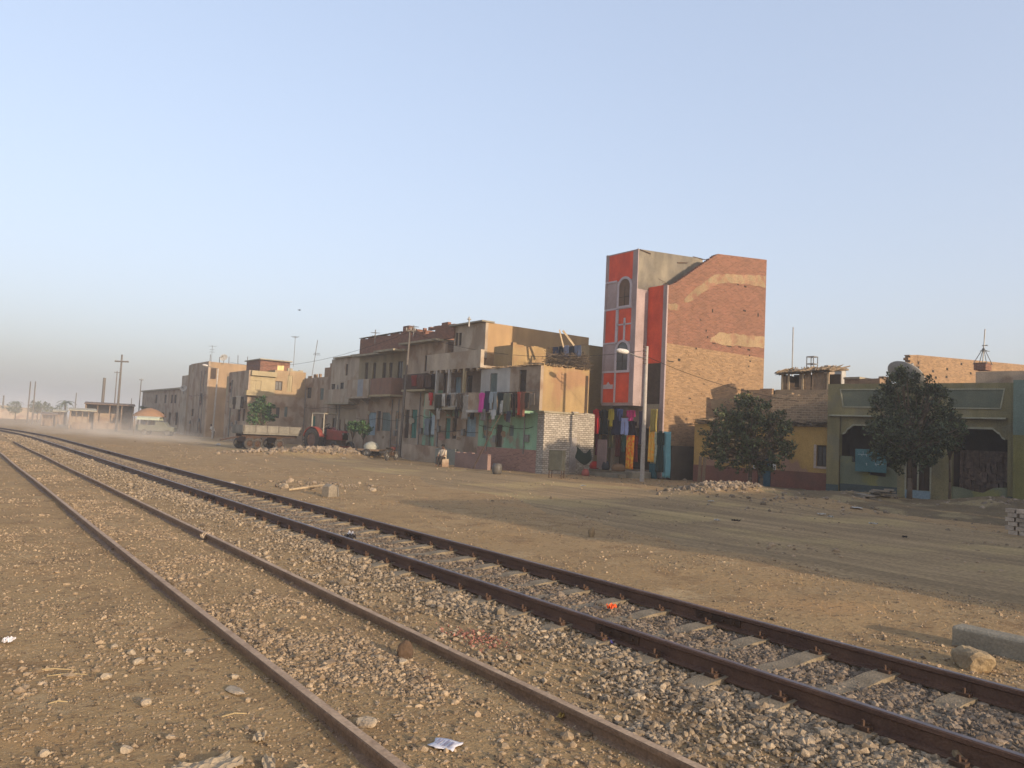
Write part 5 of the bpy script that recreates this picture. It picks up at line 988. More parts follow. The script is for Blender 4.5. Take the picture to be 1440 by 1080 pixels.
# goods below the clothes
def bag(label,px,py,w,h,m,X=None,dist=41.,nm='sack'):
    x,y=at(px,dist); z=.3 if 835<px<905 else float(gz(x,y)); s=MB(); s.lathe((x,y,z-.03),[(.01,0),(w*.5,.02),(w*.56,h*.4),(w*.42,h*.8),(w*.25,h*.95),(w*.3,h),(.01,h*.98)],12); tag(obj(nm,s,m,base=(x,y,z),smooth=True),label,nm.replace('_',' '))
bag('bright red plastic tub on the steps left of the shop doorway',838,655,.5,.42,c_(150,36,30),dist=43.2,nm='plastic_tub'); bag('red and white bag left of the red tub',826,660,.4,.4,c_(160,90,80),dist=42.6,nm='bag'); bag('brown wicker basket in the shop doorway',872,655,.7,.42,c_(110,85,60),dist=41.4,nm='basket'); bag('dark grey sack in the shop doorway',854,655,.4,.5,c_(48,50,54),dist=42.5)
x,y=at(848,42.6); s=MB(); s.box(x-.03,x+.03,y-.35,y+.35,.35,1.9); tag(obj('folding_panel',s,mat('pinkish_board',(.22,.15,.14,1),(.17,.12,.11,1),2,bump=.1),base=(x,y,.3)),'dull pink upright board left of the shop doorway','board')
s=MB(); a=at(812,41.6); b=at(833,42.6); 
for i in range(9):
    for j in range(7):
        u=i/8; v=j/6; s.v.append((a[0]+(b[0]-a[0])*u+.06*math.sin(v*5+u*4),a[1]+(b[1]-a[1])*u,1.5-.3*math.sin(u*3.14)-.62*v-.12*u+.02*math.sin(u*9)))
for i in range(8):
    for j in range(6): k=i*7+j; s.f.append((k,k+1,k+8,k+7))
tag(obj('tarpaulin',s,c_(30,44,36),base=(a[0],a[1],1.),solid=.015,recalc=False,smooth=True),'dark green tarpaulin slung between the white brick porch and the shop','tarpaulin')
# ================================================================= white brick porch
YP=32.6; pw=T('white_brick_porch','small porch of whitewashed bricks between the green fronted house and the clothes shop','porch',(26,YP,0)); x0p=xY(YP,765); x1p=xY(YP,812); zpt=zY(YP,790,582)
s=MB(); r1=rect(W,'y',YP,776,590,793,604); s.block(x0p,x1p,YP,YP+.22,-.1,zpt,[],[]); obj('brick_wall',s,WHITE_BRICK,pw)
s=MB(); s.block(x0p,x0p+.22,YP+.224,YD,-.1,zpt); obj('side_wall',s,WHITE_BRICK,pw); s=MB(); YP2=33.0; a=xY(YP2,800); b=xY(YP2,836); s.block(max(a,x1p+.01),b,YP2,YP2+.22,-.1,zY(YP2,815,581)); s.rough_edge('y',YP2,YP2+.22,max(a,x1p+.01),b,zY(YP2,815,581),.3,.06); obj('rear_brick_wall',s,WHITE_BRICK,pw)
s=MB(); s.box(x0p-.12,x1p+.05,YP-.1,YD,zpt,zpt+.1); obj('roof_slab',s,CEMENT,pw)
s=MB(); s.box(x1p-.5,x1p-.02,YP-.02,YP-.001,.05,1.9); obj('door',s,mat('pale_grey_door_paint',(.22,.19,.16,1),(.3,.27,.25,1),2,bump=.1,streak=.2),pw)
# metal cabinet on legs
x,y=at(785.5,38.2); t=T('metal_cabinet','square greenish grey metal box standing on thin legs in front of the white brick porch','cabinet',(x,y,-.08),rz=math.radians(38)); INFO[t]=(0,0,0)
s=MB(); s.box(-.34,.34,-.34,.34,.38,1.36); obj('body',s,mat('green_grey_metal',(.075,.075,.058,1),(.05,.05,.04,1),3,rough=.6,bump=.1,streak=.3),t,bevel=.02)
s=MB(); s.box(-.38,.38,-.38,.38,1.36,1.4); obj('lid',s,METAL,t); 
for a in (-1,1):
    for b in (-1,1): s=MB(); s.cyl((a*.3,b*.3,0),(a*.3,b*.3,.39),.025); obj('leg',s,RUST,t)
s=MB(); s.box(-.28,.28,-.356,-.342,.45,1.3); o=obj('door',s,mat('green_grey_metal',(.12,.12,.095,1)),t); s=MB(); s.box(.18,.22,-.385,-.357,.85,1.0); obj('handle',s,METAL,o,off=(0,0,0))
# low walls in front of the row
def lowwall(nm,label,px0,px1,X,zt_,m,cat='low wall'):
    a=yX(X,px1); b=yX(X,px0); s=MB(); s.block(X,X+.22,a,b,-.2,zt_); s.rough_edge('x',X,X+.22,a,b,zt_,.4,.05); tag(obj(nm,s,m,base=(X,a,0)),label,cat)
lowwall('low_wall','dark low wall in front of the robes beside the tall grey post',567,614,25.3,.95,GREYP2); lowwall('low_wall','pale green grey low wall in front of the loggia house',614,642,24.9,.85,mat('green_grey_render',(.22,.22,.18,1),(.17,.17,.14,1),1,bump=.3)); lowwall('low_wall','rose coloured low wall in front of the green fronted house',642,688,24.3,.75,mat('rose_render',(.26,.17,.14,1),(.2,.13,.11,1),1,bump=.3))
x,y=at(702,39); s=MB(); s.lathe((x,y,-.08),[(.01,0),(.2,0),(.25,.15),(.25,.4),(.19,.54),(.01,.56)],14); tag(obj('water_barrel',s,mat('brown_grey_plastic',(.10,.09,.075,1),(.08,.07,.06,1),2,rough=.5,bump=.05),base=(x,y,-.08),smooth=True),'dark brown grey rounded barrel before the door of the green fronted house','barrel')
s=MB(); x,y=at(668,42); s.cyl((x,y,.0),(x+1.2,y-.7,3.1),.035,.025); tag(obj('leaning_stick',s,DWOOD,base=(x,y,0)),'long dark stick leaning beside the green wall','stick')
# planks leaning near the tower side and dark sheet
for k,(px,lb) in enumerate(((984,'left one of two planks leaning on the maroon wall end'),(990,'right one of two planks leaning on the maroon wall end'))):
    x,y=at(px,39.6); s=MB(); s.obox((x+.1,y,.62),(.02,-.015,.68),(.06,-.045,0),(.015,.02,0)); tag(obj('plank',s,WOOD,base=(x,y,0)),lb,'plank')
Y7=28.6; a=xY(Y7,946); b=xY(Y7,982); s=MB(); s.block(a,b,Y7,Y7+.35,-.1,1.75); o=obj('foot_shade_sheet',s,mat('dark_brown_sheet',(.085,.065,.045,1),(.06,.045,.032,1),2,bump=.3,streak=.4),base=(a,Y7,0)); tag(o,'dark brown sheet standing for shade at the foot of the brick side wall','shed')  # dark sheet in place of the shaded lower end of the brick wall
# ================================================================= tractor
def wheel(parent,x,y,r,w,rimm,lug=True,label=None,info=(0,0,0)):
    s=MB(); s.lathe((x,y-w/2,r),[(r*.58,0),(r*.9,0),(r,w*.15),(r,w*.85),(r*.9,w),(r*.58,w)],26,axis=(0,1,0))
    if lug:
        for i in range(22):
            a=i*2*math.pi/22
            for sgn in (0,1): c=(x+math.cos(a+.12*sgn)*r,y-w*.25+sgn*w*.5,r+math.sin(a+.12*sgn)*r); s.obox(c,(math.cos(a)*.03,0,math.sin(a)*.03),(0,w*.22,0),(-math.sin(a)*.03,0,math.cos(a)*.03))
    o=obj('wheel',s,TYRE,parent,off=(0,0,0),label=label,recalc=False); q=MB(); q.lathe((x,y-w*.3,r),[(.01,.0),(r*.2,0),(r*.22,-.03),(r*.5,.03),(r*.6,0),(r*.6,w*.6),(.01,w*.6)],22,axis=(0,1,0)); k=obj('rim',q,rimm,o,off=(0,0,0),recalc=False); return o
t=T('tractor','old red farm tractor with open canopy frame beside the rubble heap','tractor',(23.6,57.0,-.08),rz=math.radians(-73)); INFO[t]=(0,0,0); t.scale=(1.14,1.14,1.14)
RIMM=mat('dirty_red_rim',(.20,.12,.09,1),(.15,.1,.08,1),4,bump=.1)
for sy in (-.72,.72): wheel(t,0,sy,.78,.4,RIMM)
for sy in (-.68,.68): wheel(t,2.05,sy,.40,.2,RIMM,lug=False)
s=MB(); s.prism([(.75,.85),(2.25,.85),(2.3,1.0),(2.3,1.38),(2.15,1.45),(.75,1.55)],'y',-.28,.28); obj('bonnet',s,TRED,t,bevel=.03)
s=MB(); s.box(-.2,2.2,-.2,.2,.5,.85); s.box(-.35,.6,-.3,.3,.55,1.0); obj('chassis',s,RUST,t); s=MB(); s.box(1.95,2.15,-.62,.62,.36,.48); obj('front_axle',s,TRED,t); s=MB(); s.box(2.3,2.33,-.22,.22,.9,1.33); o=obj('radiator_grille',s,DARK,t)
for sy in (-.2,.2): s=MB(); s.lathe((2.3,sy,1.28),[(.01,.05),(.07,.05),(.08,0),(.01,0)],10,axis=(1,0,0)); obj('headlight',s,METAL,t)
for sy in (-1,1):
    s=MB(); n=9
    for i in range(n):
        a0=math.radians(15+150*i/n); a1=math.radians(15+150*(i+1)/n); s.prism([(.86*math.cos(a0),.78+.86*math.sin(a0)),(.86*math.cos(a1),.78+.86*math.sin(a1)),(.9*math.cos(a1),.78+.9*math.sin(a1)),(.9*math.cos(a0),.78+.9*math.sin(a0))],'y',min(sy*.5,sy*.92),max(sy*.5,sy*.92))
    obj('mudguard',s,TRED,t)
s=MB(); s.box(-.25,.2,-.22,.22,1.05,1.15); s.box(-.3,-.22,-.22,.22,1.1,1.5); obj('seat',s,DARK,t); s=MB(); s.cyl((.75,0,1.5),(.5,0,1.75),.02); s.lathe((.5,0,1.75),[(.18,0),(.2,.01),(.2,.03),(.18,.03)],16,axis=(-.7,0,.7)); obj('steering_wheel',s,DARK,t); s=MB(); s.cyl((1.5,.18,1.4),(1.5,.18,2.2),.035); obj('exhaust',s,RUST,t)
s=MB(); [s.cyl((a,b,.95),(a,b,2.55),.045) for a in (-.45,.75) for b in (-.55,.55)]; [s.cyl((a,-.55,2.55),(a,.55,2.55),.045) for a in (-.45,.75)]; [s.cyl((-.45,b,2.55),(.75,b,2.55),.045) for b in (-.55,.55)]; obj('canopy_frame',s,mat('pale_frame_paint',(.36,.32,.25,1),None,3,bump=0),t); s=MB(); s.box(-.5,.8,-.58,.58,2.56,2.6); obj('canopy',s,CEMENT,t)
# ================================================================= trailer
t=T('farm_trailer','pale grey flatbed farm trailer with low panelled sides, left of the tractor','trailer',(17.9,57.9,-.08),rz=math.radians(6)); INFO[t]=(0,0,0); Ls=4.55
s=MB(); s.box(0,Ls,0,2.0,1.12,1.24); s.box(-.06,Ls+.06,-.05,2.05,1.24,1.30); obj('bed',s,TGREY,t)
for nm,(x0,x1,y0,y1) in dict(a=(0,Ls,-.03,.03),b=(0,Ls,1.97,2.03),c=(-.04,.02,.03,1.97),d=(Ls-.02,Ls+.04,.03,1.97)).items():
    s=MB(); s.box(x0,x1,y0,y1,1.3,1.78); o=obj('side_board',s,TGREY,t); s=MB()
    if x1-x0>1:
        for i in range(6): s.box(x0+i*(Ls-.06)/5,x0+i*(Ls-.06)/5+.06,y0-.03,y0-.001,1.3,1.84)
        obj('stake',s,mat('dark_stake_paint',(.15,.13,.11,1),None,3),o,off=(0,0,0))
s=MB(); s.box(.1,Ls-.1,.45,.57,.92,1.12); s.box(.1,Ls-.1,1.43,1.55,.92,1.12); obj('chassis',s,RUST,t)
for wx in (.55,1.15,2.9):
    for wy in (.1,1.9): wheel(t,wx if wx<2 else 2.9,wy,.42,.24,RUST,lug=False)
s=MB(); s.box(.3,1.4,.2,1.8,.55,.92); s.box(2.7,3.1,.2,1.8,.5,.92); obj('axle_mount',s,RUST,t); s=MB(); s.cyl((0,1,.9),(-1.3,1,.6),.05); s.cyl((0,.6,.9),(-1.3,1,.6),.04); obj('drawbar',s,RUST,t)
# canvas topped vehicle at far left, under a brown dome tent
cx_,cy_=at(222,97); t=T('canvas_pickup','small dusty pickup with pale canvas canopy on hoops near the brown tent roof','pickup',(cx_,cy_,-.08),rz=math.radians(-28)); INFO[t]=(0,0,0)
s=MB(); s.prism([(-1.9,.5),(1.9,.5),(1.9,1.0),(1.2,1.1),(.8,1.55),(-.1,1.6),(-.15,1.15),(-1.9,1.15)],'y',-.75,.75); obj('body',s,mat('faded_olive_car_paint',(.16,.16,.12,1),None,2,rough=.6,bump=0),t,bevel=.05)
s=MB(); n=8
for i in range(n):
    a0=math.pi*i/n; a1=math.pi*(i+1)/n; s.prism([(.8*math.cos(a0),1.7+.4*math.sin(a0)),(.8*math.cos(a1),1.7+.4*math.sin(a1)),(.76*math.cos(a1),1.7+.36*math.sin(a1)),(.76*math.cos(a0),1.7+.36*math.sin(a0))],'x',-2.1,.3)
obj('canvas_canopy',s,mat('pale_green_canvas',(.42,.44,.32,1),(.34,.36,.26,1),1,bump=.1),t); s=MB(); [s.cyl((a,b,1.1),(a,b,1.72),.025) for a in (-2.05,-.9,.25) for b in (-.76,.76)]; obj('hoop_post',s,METAL,t)
for wx in (-1.2,1.25):
    for wy in (-.7,.7): wheel(t,wx,wy,.33,.2,METAL,lug=False)
s=MB(); s.prism([(.82,1.12),(1.15,1.12),(.84,1.5),(.78,1.5)],'y',-.68,.68); obj('windscreen',s,GLASS,t)
cx_,cy_=at(209,103); t=T('dome_stall','market stall under a brown domed cloth roof at the far left','stall',(cx_,cy_,-.08)); s=MB(); s.lathe((cx_,cy_,2.0),[(1.9,0),(1.6,.35),(1.0,.75),(.4,.98),(.01,1.05)],18); obj('roof_cloth',s,mat('brown_awning_cloth',(.30,.17,.09,1),(.24,.13,.07,1),1,bump=.2),t,smooth=True); s=MB(); [s.cyl((cx_+1.6*math.cos(a),cy_+1.6*math.sin(a),-.1),(cx_+1.6*math.cos(a),cy_+1.6*math.sin(a),2.1),.05) for a in (0,1.57,3.14,4.71)]; obj('post',s,WOOD,t); s=MB(); s.box(cx_-1.2,cx_+1.2,cy_-1.2,cy_+1.2,.3,1.0); obj('counter',s,mat('green_counter',(.14,.17,.11,1),None,2),t)
def stall(label,px0,px1,pyt,dist,m,depth=3,openf=True,slope=.3):
    a=at(px0,dist); b=at(px1,dist); z=ztop((px0+px1)/2,pyt,dist); ang=math.atan2(b[1]-a[1],b[0]-a[0]); L=math.dist(a,b); t=T('market_shed',label,'shed',(a[0],a[1],-.08),rz=ang); INFO[t]=(0,0,0)
    s=MB(); s.prism([(-.4,z-slope),(depth,z),(depth,z+.12),(-.4,z-slope+.12)],'x',-.2,L+.2); obj('roof',s,m,t); s=MB(); [s.box(i*L/4-.06,i*L/4+.06,-.06,.06,-.1,z-slope+.02) for i in range(5)]; obj('post',s,WOOD,t); s=MB(); s.box(0,L,depth-.2,depth,-.1,z-.05); s.box(0,.12,.1,depth-.2,-.1,z-slope); s.box(L-.12,L,.1,depth-.2,-.1,z-slope); obj('wall',s,GREYP2,t); s=MB(); s.box(.3,L-.4,.2,.9,-.1,.9); obj('counter',s,WOOD,t)
stall('long low shed with pale flat awning left of the crossarm pole',97,132,574,118,mat('pale_awning',(.40,.36,.26,1),None,1)); stall('brown roofed shed behind the crossarm pole',118,186,566,128,mat('dull_brown_roof',(.19,.13,.09,1),None,1),5); stall('small frame stall near the twin poles',58,78,580,135,mat('dull_brown_roof',(.19,.13,.09,1)),2); stall('tiny hazy stall at the far left behind the palms',74,92,576,160,mat('pale_awning',(.40,.36,.26,1)),2)
for i,(px,py,d) in enumerate(((10,584,230),(30,582,240),(-12,578,260))): 
    a=at(px,d); s=MB(); z=ztop(px,py-8,d); h=T('far_house',('low hazy house far down the line, nearest the twin poles','faint low house far down the line behind the hazy tree','faint house beyond the left edge of the line')[i],'house',(a[0],a[1],0)); s.block(a[0]-4,a[0]+4,a[1],a[1]+8,-.2,z); obj('wall',s,GREYP2,h); s=MB(); s.box(a[0]-4.2,a[0]+4.2,a[1]-.2,a[1]+8.2,z,z+.2); obj('roof',s,CEMENT,h)
# parked motorbike and handcart
x,y=at(553,50.5); t=T('motorbike','small dark motorbike parked left of the tall grey post','motorbike',(x,y,-.08),rz=math.radians(35)); INFO[t]=(0,0,0)
for wx in (-.6,.6): wheel(t,wx,0,.3,.09,METAL,lug=False)
s=MB(); s.tube([(-.6,0,.3),(-.1,0,.5),(.35,0,.75),(.6,0,.3)],.04,6); s.box(-.15,.25,-.1,.1,.3,.55); obj('frame',s,RUST,t); s=MB(); s.prism([(-.6,.72),(.0,.68),(.02,.76),(-.62,.82)],'y',-.11,.11); obj('seat',s,DARK,t); s=MB(); s.prism([(.02,.65),(.4,.72),(.36,.88),(.05,.84)],'y',-.1,.1); obj('fuel_tank',s,TRED,t,bevel=.03); s=MB(); s.cyl((.4,-.32,1.0),(.4,.32,1.0),.018); s.cyl((.4,0,.7),(.4,0,1.0),.02); obj('handlebar',s,METAL,t)
x,y=at(524,52.5); t=T('covered_handcart','low handcart loaded with pale goods in front of the long balcony house','handcart',(x,y,-.08),rz=math.radians(-60)); INFO[t]=(0,0,0); s=MB(); s.box(-.8,.8,-.45,.45,.5,.62); obj('tray',s,WOOD,t)
for wy in (-.5,.5): wheel(t,0,wy,.32,.06,METAL,lug=False)
s=MB(); s.lathe((0,0,.62),[(.5,0),(.52,.2),(.35,.4),(.01,.5)],12); obj('load_cover',s,mat('pale_sackcloth',(.34,.33,.27,1),None,2),t,smooth=True); s=MB(); [s.cyl((.8,q,.58),(1.5,q,.7),.025) for q in (-.35,.35)]; obj('handle',s,WOOD,t)
# ================================================================= people
def person(label,x,y,rz,J,rad,edges,cl,clm,hair=None):
    z0=float(gz(x,y)); t=T('person',label,'person',(x,y,z0),rz=rz); INFO[t]=(0,0,0)
    me=bpy.data.meshes.new('body'); me.from_pydata(J,edges,[]); me.materials.append(SKIN); o=bpy.data.objects.new('body',me); C.objects.link(o); o.parent=t
    sk=o.modifiers.new('skin','SKIN'); me.skin_vertices.new() if not me.skin_vertices else None
    for i,r in enumerate(rad): me.skin_vertices[0].data[i].radius=(r,r); me.skin_vertices[0].data[i].use_root=(i==0)
    sb_=o.modifiers.new('sub','SUBSURF'); sb_.levels=1; sb_.render_levels=1
    for nm,mb,m_ in cl: obj(nm,mb,m_,t,off=(0,0,0),smooth=True,recalc=False)
x,y=at(300.5,93)
J=[(0,0,.85),(.08,0,1.08),(.2,0,1.25),(.27,0,1.33),(.34,0,1.45),(0,.1,.82),(.03,.11,.45),(-.02,.11,.07),(.1,.11,.03),(0,-.1,.82),(.1,-.11,.45),(.04,-.11,.07),(.16,-.11,.03),(.2,.18,1.24),(.28,.2,1.0),(.4,.18,.82),(.2,-.18,1.24),(.28,-.2,1.0),(.42,-.18,.84)]
rad=[.13,.12,.12,.055,.09,.08,.055,.04,.035,.08,.055,.04,.035,.055,.04,.03,.055,.04,.03]; ed=[(0,1),(1,2),(2,3),(3,4),(0,5),(5,6),(6,7),(7,8),(0,9),(9,10),(10,11),(11,12),(2,13),(13,14),(14,15),(2,16),(16,17),(17,18)]
s=MB(); s.lathe((-.02,0,.72),[(.21,0),(.19,.2),(.2,.45),(.17,.6),(.07,.66)],14,axis=(.38,0,.92)); s.cyl((.2,.17,1.25),(.28,.2,1.0),.075,.07); s.cyl((.2,-.17,1.25),(.28,-.2,1.0),.075,.07); s2=MB(); s2.cyl((0,.1,.85),(.01,.11,.12),.11,.07); s2.cyl((0,-.1,.85),(.06,-.11,.12),.11,.07); s3=MB(); s3.lathe((.33,0,1.47),[(.1,-.04),(.105,.02),(.07,.08),(.01,.1)],12)
person('person in a white shirt stooping on the dusty road by the slim lamp post',x,y,math.radians(200),J,rad,ed,[('shirt',s,c_(215,208,196)),('trousers',s2,c_(110,98,84)),('hair',s3,DARK)],None)
x,y=at(625.5,45.2)
J=[(0,0,.5),(.02,0,.75),(.03,0,.95),(.05,0,1.04),(.08,0,1.17),(.08,.1,.48),(.42,.11,.48),(.42,.11,.1),(.54,.11,.04),(.08,-.1,.48),(.42,-.12,.48),(.45,-.12,.1),(.57,-.12,.04),(.03,.19,.92),(.14,.22,.68),(.36,.15,.56),(.03,-.19,.92),(.14,-.22,.68),(.36,-.15,.56)]
s=MB(); s.lathe((0,0,.44),[(.2,0),(.19,.2),(.2,.42),(.17,.52),(.07,.58)],14); s.cyl((.03,.18,.92),(.14,.22,.66),.075,.065); s.cyl((.03,-.18,.92),(.14,-.22,.66),.075,.065); s2=MB(); [s2.cyl((.05,q*.1,.5),(.42,q*.115,.5),.11,.09) for q in (-1,1)]; [s2.cyl((.42,q*.115,.52),(.44,q*.115,.12),.09,.07) for q in (-1,1)]; s3=MB(); s3.lathe((.06,0,1.18),[(.1,-.03),(.105,.02),(.07,.09),(.01,.11)],12)
person('person in a pale shirt seated by the doorway of the loggia house',x,y,math.radians(205),J,rad,ed,[('shirt',s,c_(180,165,145)),('trousers',s2,c_(60,52,46)),('hair',s3,DARK)],None)
s=MB(); s.box(x-.2,x+.25,y-.25,y+.25,-.1,.36); tag(obj('stone_seat',s,GREYP2,base=(x,y,0),bevel=.02),'low stone block used as a seat by the loggia house doorway','seat')
# ================================================================= bird
x,y=at(421,90,436); z=ztop(421,436,90); t=T('bird','tiny dark bird flying in the sky above the tall thin aerial','bird',(x,y,z)); s=MB(); s.lathe((x-.16,y,z),[(.005,0),(.05,.08),(.06,.18),(.03,.3),(.005,.36)],8,axis=(1,0,0)); obj('body',s,DARK,t,smooth=True); s=MB(); [s.add([(x-.05,y,z),(x+.1,y,z),(x+.02,y+e*.2,z+.09),(x-.1,y+e*.38,z+.02)],[(0,1,2,3)]) for e in (-1,1)]; obj('wing',s,DARK,t,recalc=False,solid=.01)
# ================================================================= things lying by the track
def gp(px,py,z=0): return W.g(px,py,z)
x,y=gp(1338,906,-.06); bm_=T('concrete_beam','long squared concrete beam lying beside the main line at the right edge','beam',(x,y,-.06)); s=MB()
d=np.array([.02,-1,0]); n_=np.array([1,.02,0]); 
prof=[(0,0),(.27,0),(.27,.19),(.24,.215),(.03,.215),(0,.19)]
A0=np.array([x,y,-.08]); L=2.7
pts=[A0+n_*u+np.array([0,0,v]) for u,v in prof]; pts2=[p+d*L for p in pts]; k=len(prof); s.add(pts+pts2,[tuple(range(k)),tuple(range(2*k-1,k-1,-1))]+[(i,k+i,k+(i+1)%k,(i+1)%k) for i in range(k)]); obj('beam',s,CONC,bm_,bevel=.015).name='beam_body'
def rock(label,px,py,r,m=ROCK,sq=(1,1,.7),seed=1,nm='rock',cat='rock',group=None):
    x,y=gp(px,py,-.05); z=float(gz(x,y)); import bmesh
    b=bmesh.new(); bmesh.ops.create_icosphere(b,subdivisions=3,radius=1); rg=np.random.default_rng(seed); 
    pl=rg.normal(size=(9,3)); pl/=np.linalg.norm(pl,axis=1,keepdims=True); dd=rg.uniform(.55,.9,9)
    for v in b.verts:
        p=np.array(v.co)
        for q,e in zip(pl,dd):
            t_=p@q
            if t_>e: p=p-q*(t_-e)
        p*=1+.05*math.sin(p[0]*9+seed)+.04*math.sin(p[1]*13); v.co=Vector((p[0]*r*sq[0],p[1]*r*sq[1],p[2]*r*sq[2]))
    me=bpy.data.meshes.new(nm); b.to_mesh(me); b.free(); me.materials.append(m); o=bpy.data.objects.new(nm,me); C.objects.link(o); o.location=(x,y,z+r*sq[2]*.45); o.rotation_euler=(0,0,seed*1.3); tag(o,label,cat,group); return o
rock('large angular pale rock leaning against the concrete beam',1368,932,.235,mat('pale_rock',(.31,.23,.13,1),(.22,.16,.095,1),5,bump=.7,fine=30),(1.1,.8,.6),3)
rock('small stone at the foot of the near rail, bottom right',1212,1072,.12,seed=5,m=mat('olive_stone',(.20,.17,.09,1),None,5,bump=.5)) if False else None
rock('brown stone beside the near rail at the bottom right of the view',1350,1072,.085,mat('brown_stone',(.26,.19,.11,1),None,5,bump=.5),seed=5)
rock('dark upright clod on the siding bed, with its long shadow',570,919,.075,mat('dark_clod',(.10,.065,.042,1),None,5,bump=.6),(1,.6,1.4),7,'clod','clod')
rock('pale round stone touching the dark upright clod',566,930,.05,seed=8); rock('pale rounded stone lying by the left siding rail near the bottom',516,1018,.055,seed=9,sq=(1.4,1,.7)); rock('dark stone right of the upright clod',601,955,.04,mat('dark_clod',(.10,.065,.042,1)),seed=10)
rock('small brown rock standing alone on the sunlit verge',831,757,.12,mat('brown_stone',(.26,.19,.11,1)),(.7,.7,1.2),11); rock('white stone on the road edge left of the tractor rubble',307,626,.2,WHITEW,(1,.8,.7),12)
for i,(px,py,r) in enumerate([(160,908,.045),(186,915,.045),(150,948,.045),(205,985,.05),(265,914,.04),(178,1048,.045),(330,947,.04),(195,928,.05),(62,1052,.04),(240,1030,.03),(345,885,.03)]):
    rock(['grey brown cube like stone left of the siding, upper one','brown stone with a dark face left of the siding','square pale stone in the lower left dirt','broken slab stone in the lower left dirt','paired pale stone near the left siding rail','small pale stone near the bottom edge','stone close to the left siding rail','thin dark slab stone in the lower left dirt','stone at the bottom left corner','little stone near the crumpled card','pale stone beside the left siding rail'][i],px,py,r,sq=(1,.8,.65),seed=20+i)
rock('flat pale stone near the left siding rail at the bottom',330,965,.09,sq=(1.6,.6,.22),seed=40)
# squared stone with curved bar
x,y=gp(463,697,-.06); t=T('kilometre_stone','squared pale stone block with a curved metal strap beside the main line','stone block',(x,y,-.1),rz=math.radians(20)); t.scale=(.85,.85,.85); INFO[t]=(0,0,0); s=MB(); s.prism([(-.2,0),(.2,0),(.17,.36),(-.02,.44),(-.19,.36)],'y',-.18,.16); obj('stone',s,mat('slab_concrete',(.24,.20,.15,1),(.18,.15,.11,1),3,bump=.4),t,bevel=.02); s=MB(); s.tube([(.2,-.1,.4),(.27,-.1,.3),(.3,-.1,.15),(.31,-.1,.0)],.02,6); obj('strap',s,METAL,t)
s=MB(); a=gp(425,688,-.05); b=gp(456,690,-.05); s.cyl((a[0],a[1],.0),(b[0],b[1],.12),.03,.04); s.cyl((a[0]-.5,a[1]-.2,-.05),(a[0]+.4,a[1]-.1,.05),.035); tag(obj('broken_stake',s,PALEW,base=(a[0],a[1],0)),'pale broken stakes lying left of the squared stone block','stake')
rock('pair of pale stones on the verge left of the broken stakes',400,684,.14,seed=50,sq=(1.3,.8,.7)); rock('pale stone by the far rail left of the squared stone',327,681,.12,seed=51); rock('pale chunk right of the squared stone on the verge',524,690,.12,seed=52)
# scraps
def scrap(label,px,py,w,l,m,rz=0,crump=.02,nm='paper_scrap',cat='litter',seed=1,zo=0):
    x,y=gp(px,py,-.06); z=float(gz(x,y))+.015+zo; n=9; s=MB(); rg=random.Random(seed); ph=[rg.uniform(0,6) for _ in range(4)]
    for i in range(n):
        for j in range(n):
            u=i/(n-1)-.5; v=j/(n-1)-.5; e=1+.12*math.sin(v*9+ph[0]); s.v.append((u*w*e,v*l*(1+.1*math.sin(u*8+ph[1])),abs(crump*(math.sin(u*9+ph[2])+math.sin(v*11+ph[3]+u*5)))))
    for i in range(n-1):
        for j in range(n-1): k=i*n+j; s.f.append((k,k+1,k+n+1,k+n))
    o=obj(nm,s,m,off=(0,0,0),solid=.003,recalc=False,smooth=crump<.01); o.location=(x,y,z); o.rotation_euler=(0,0,rz); tag(o,label,cat); return o
PAPER=mat('white_paper',(.62,.60,.62,1),(.55,.53,.55,1),8,bump=.05,fine=0); CARD=mat('dirty_cardboard',(.40,.31,.20,1),(.30,.23,.15,1),5,bump=.4,streak=.2)
o=scrap('sheet of white printed paper lying between the siding rails at the bottom',626,1050,.15,.17,PAPER,.55,.004); 
s=MB(); s.box(-.05,.03,-.05,-.035,.006,.0075); s.box(-.05,.05,-.01,.002,.006,.0075); s.box(-.04,.05,.03,.04,.006,.0075); s.box(-.02,.05,.055,.062,.006,.0075); q=obj('print_marks',s,mat('faded_blue_print',(.28,.27,.36,1),None,3,bump=0),o,off=(0,0,0)); q.location=(0,0,.004)
scrap('small white scrap on the dirt at the left edge',12,903,.10,.06,PAPER,.9,.02,seed=3); scrap('orange plastic scrap between the main rails',860,861,.12,.08,c_(225,95,50),.3,.03,seed=4,nm='plastic_scrap',zo=.03); scrap('lilac plastic scrap beside the near main rail',856,905,.12,.1,c_(120,105,165),.8,.02,seed=5,nm='plastic_scrap')
scrap('black and white wrapper caught on the near main rail',490,764,.22,.12,c_(45,42,44),.3,.06,seed=6,nm='wrapper',zo=.04); scrap('white strip of the wrapper on the near main rail',493,762,.05,.16,PAPER,.2,.05,seed=7,nm='wrapper',zo=.08)
scrap('striped pale cloth bundle against the right siding rail',291,758,.2,.12,c_(190,170,145,(.08,.05,.03,1)),.2,.06,seed=8,nm='cloth_bundle',zo=.0)
for i,(px,py,w,l,lb) in enumerate(((300,1078,.30,.2,'big crumpled pale cardboard at the bottom edge left of the siding'),(378,1074,.24,.07,'folded strip of cardboard at the bottom edge'),(270,1080,.22,.12,'grey crumpled sheet left of the big cardboard'),(420,1082,.14,.1,'small yellowish card beside the left siding rail at the bottom'),(365,1035,.13,.07,'pale crumpled leaf of card above the folded strip'))): scrap(lb,px,py,w,l,CARD,.3+i,.012,seed=30+i,nm='cardboard_scrap')
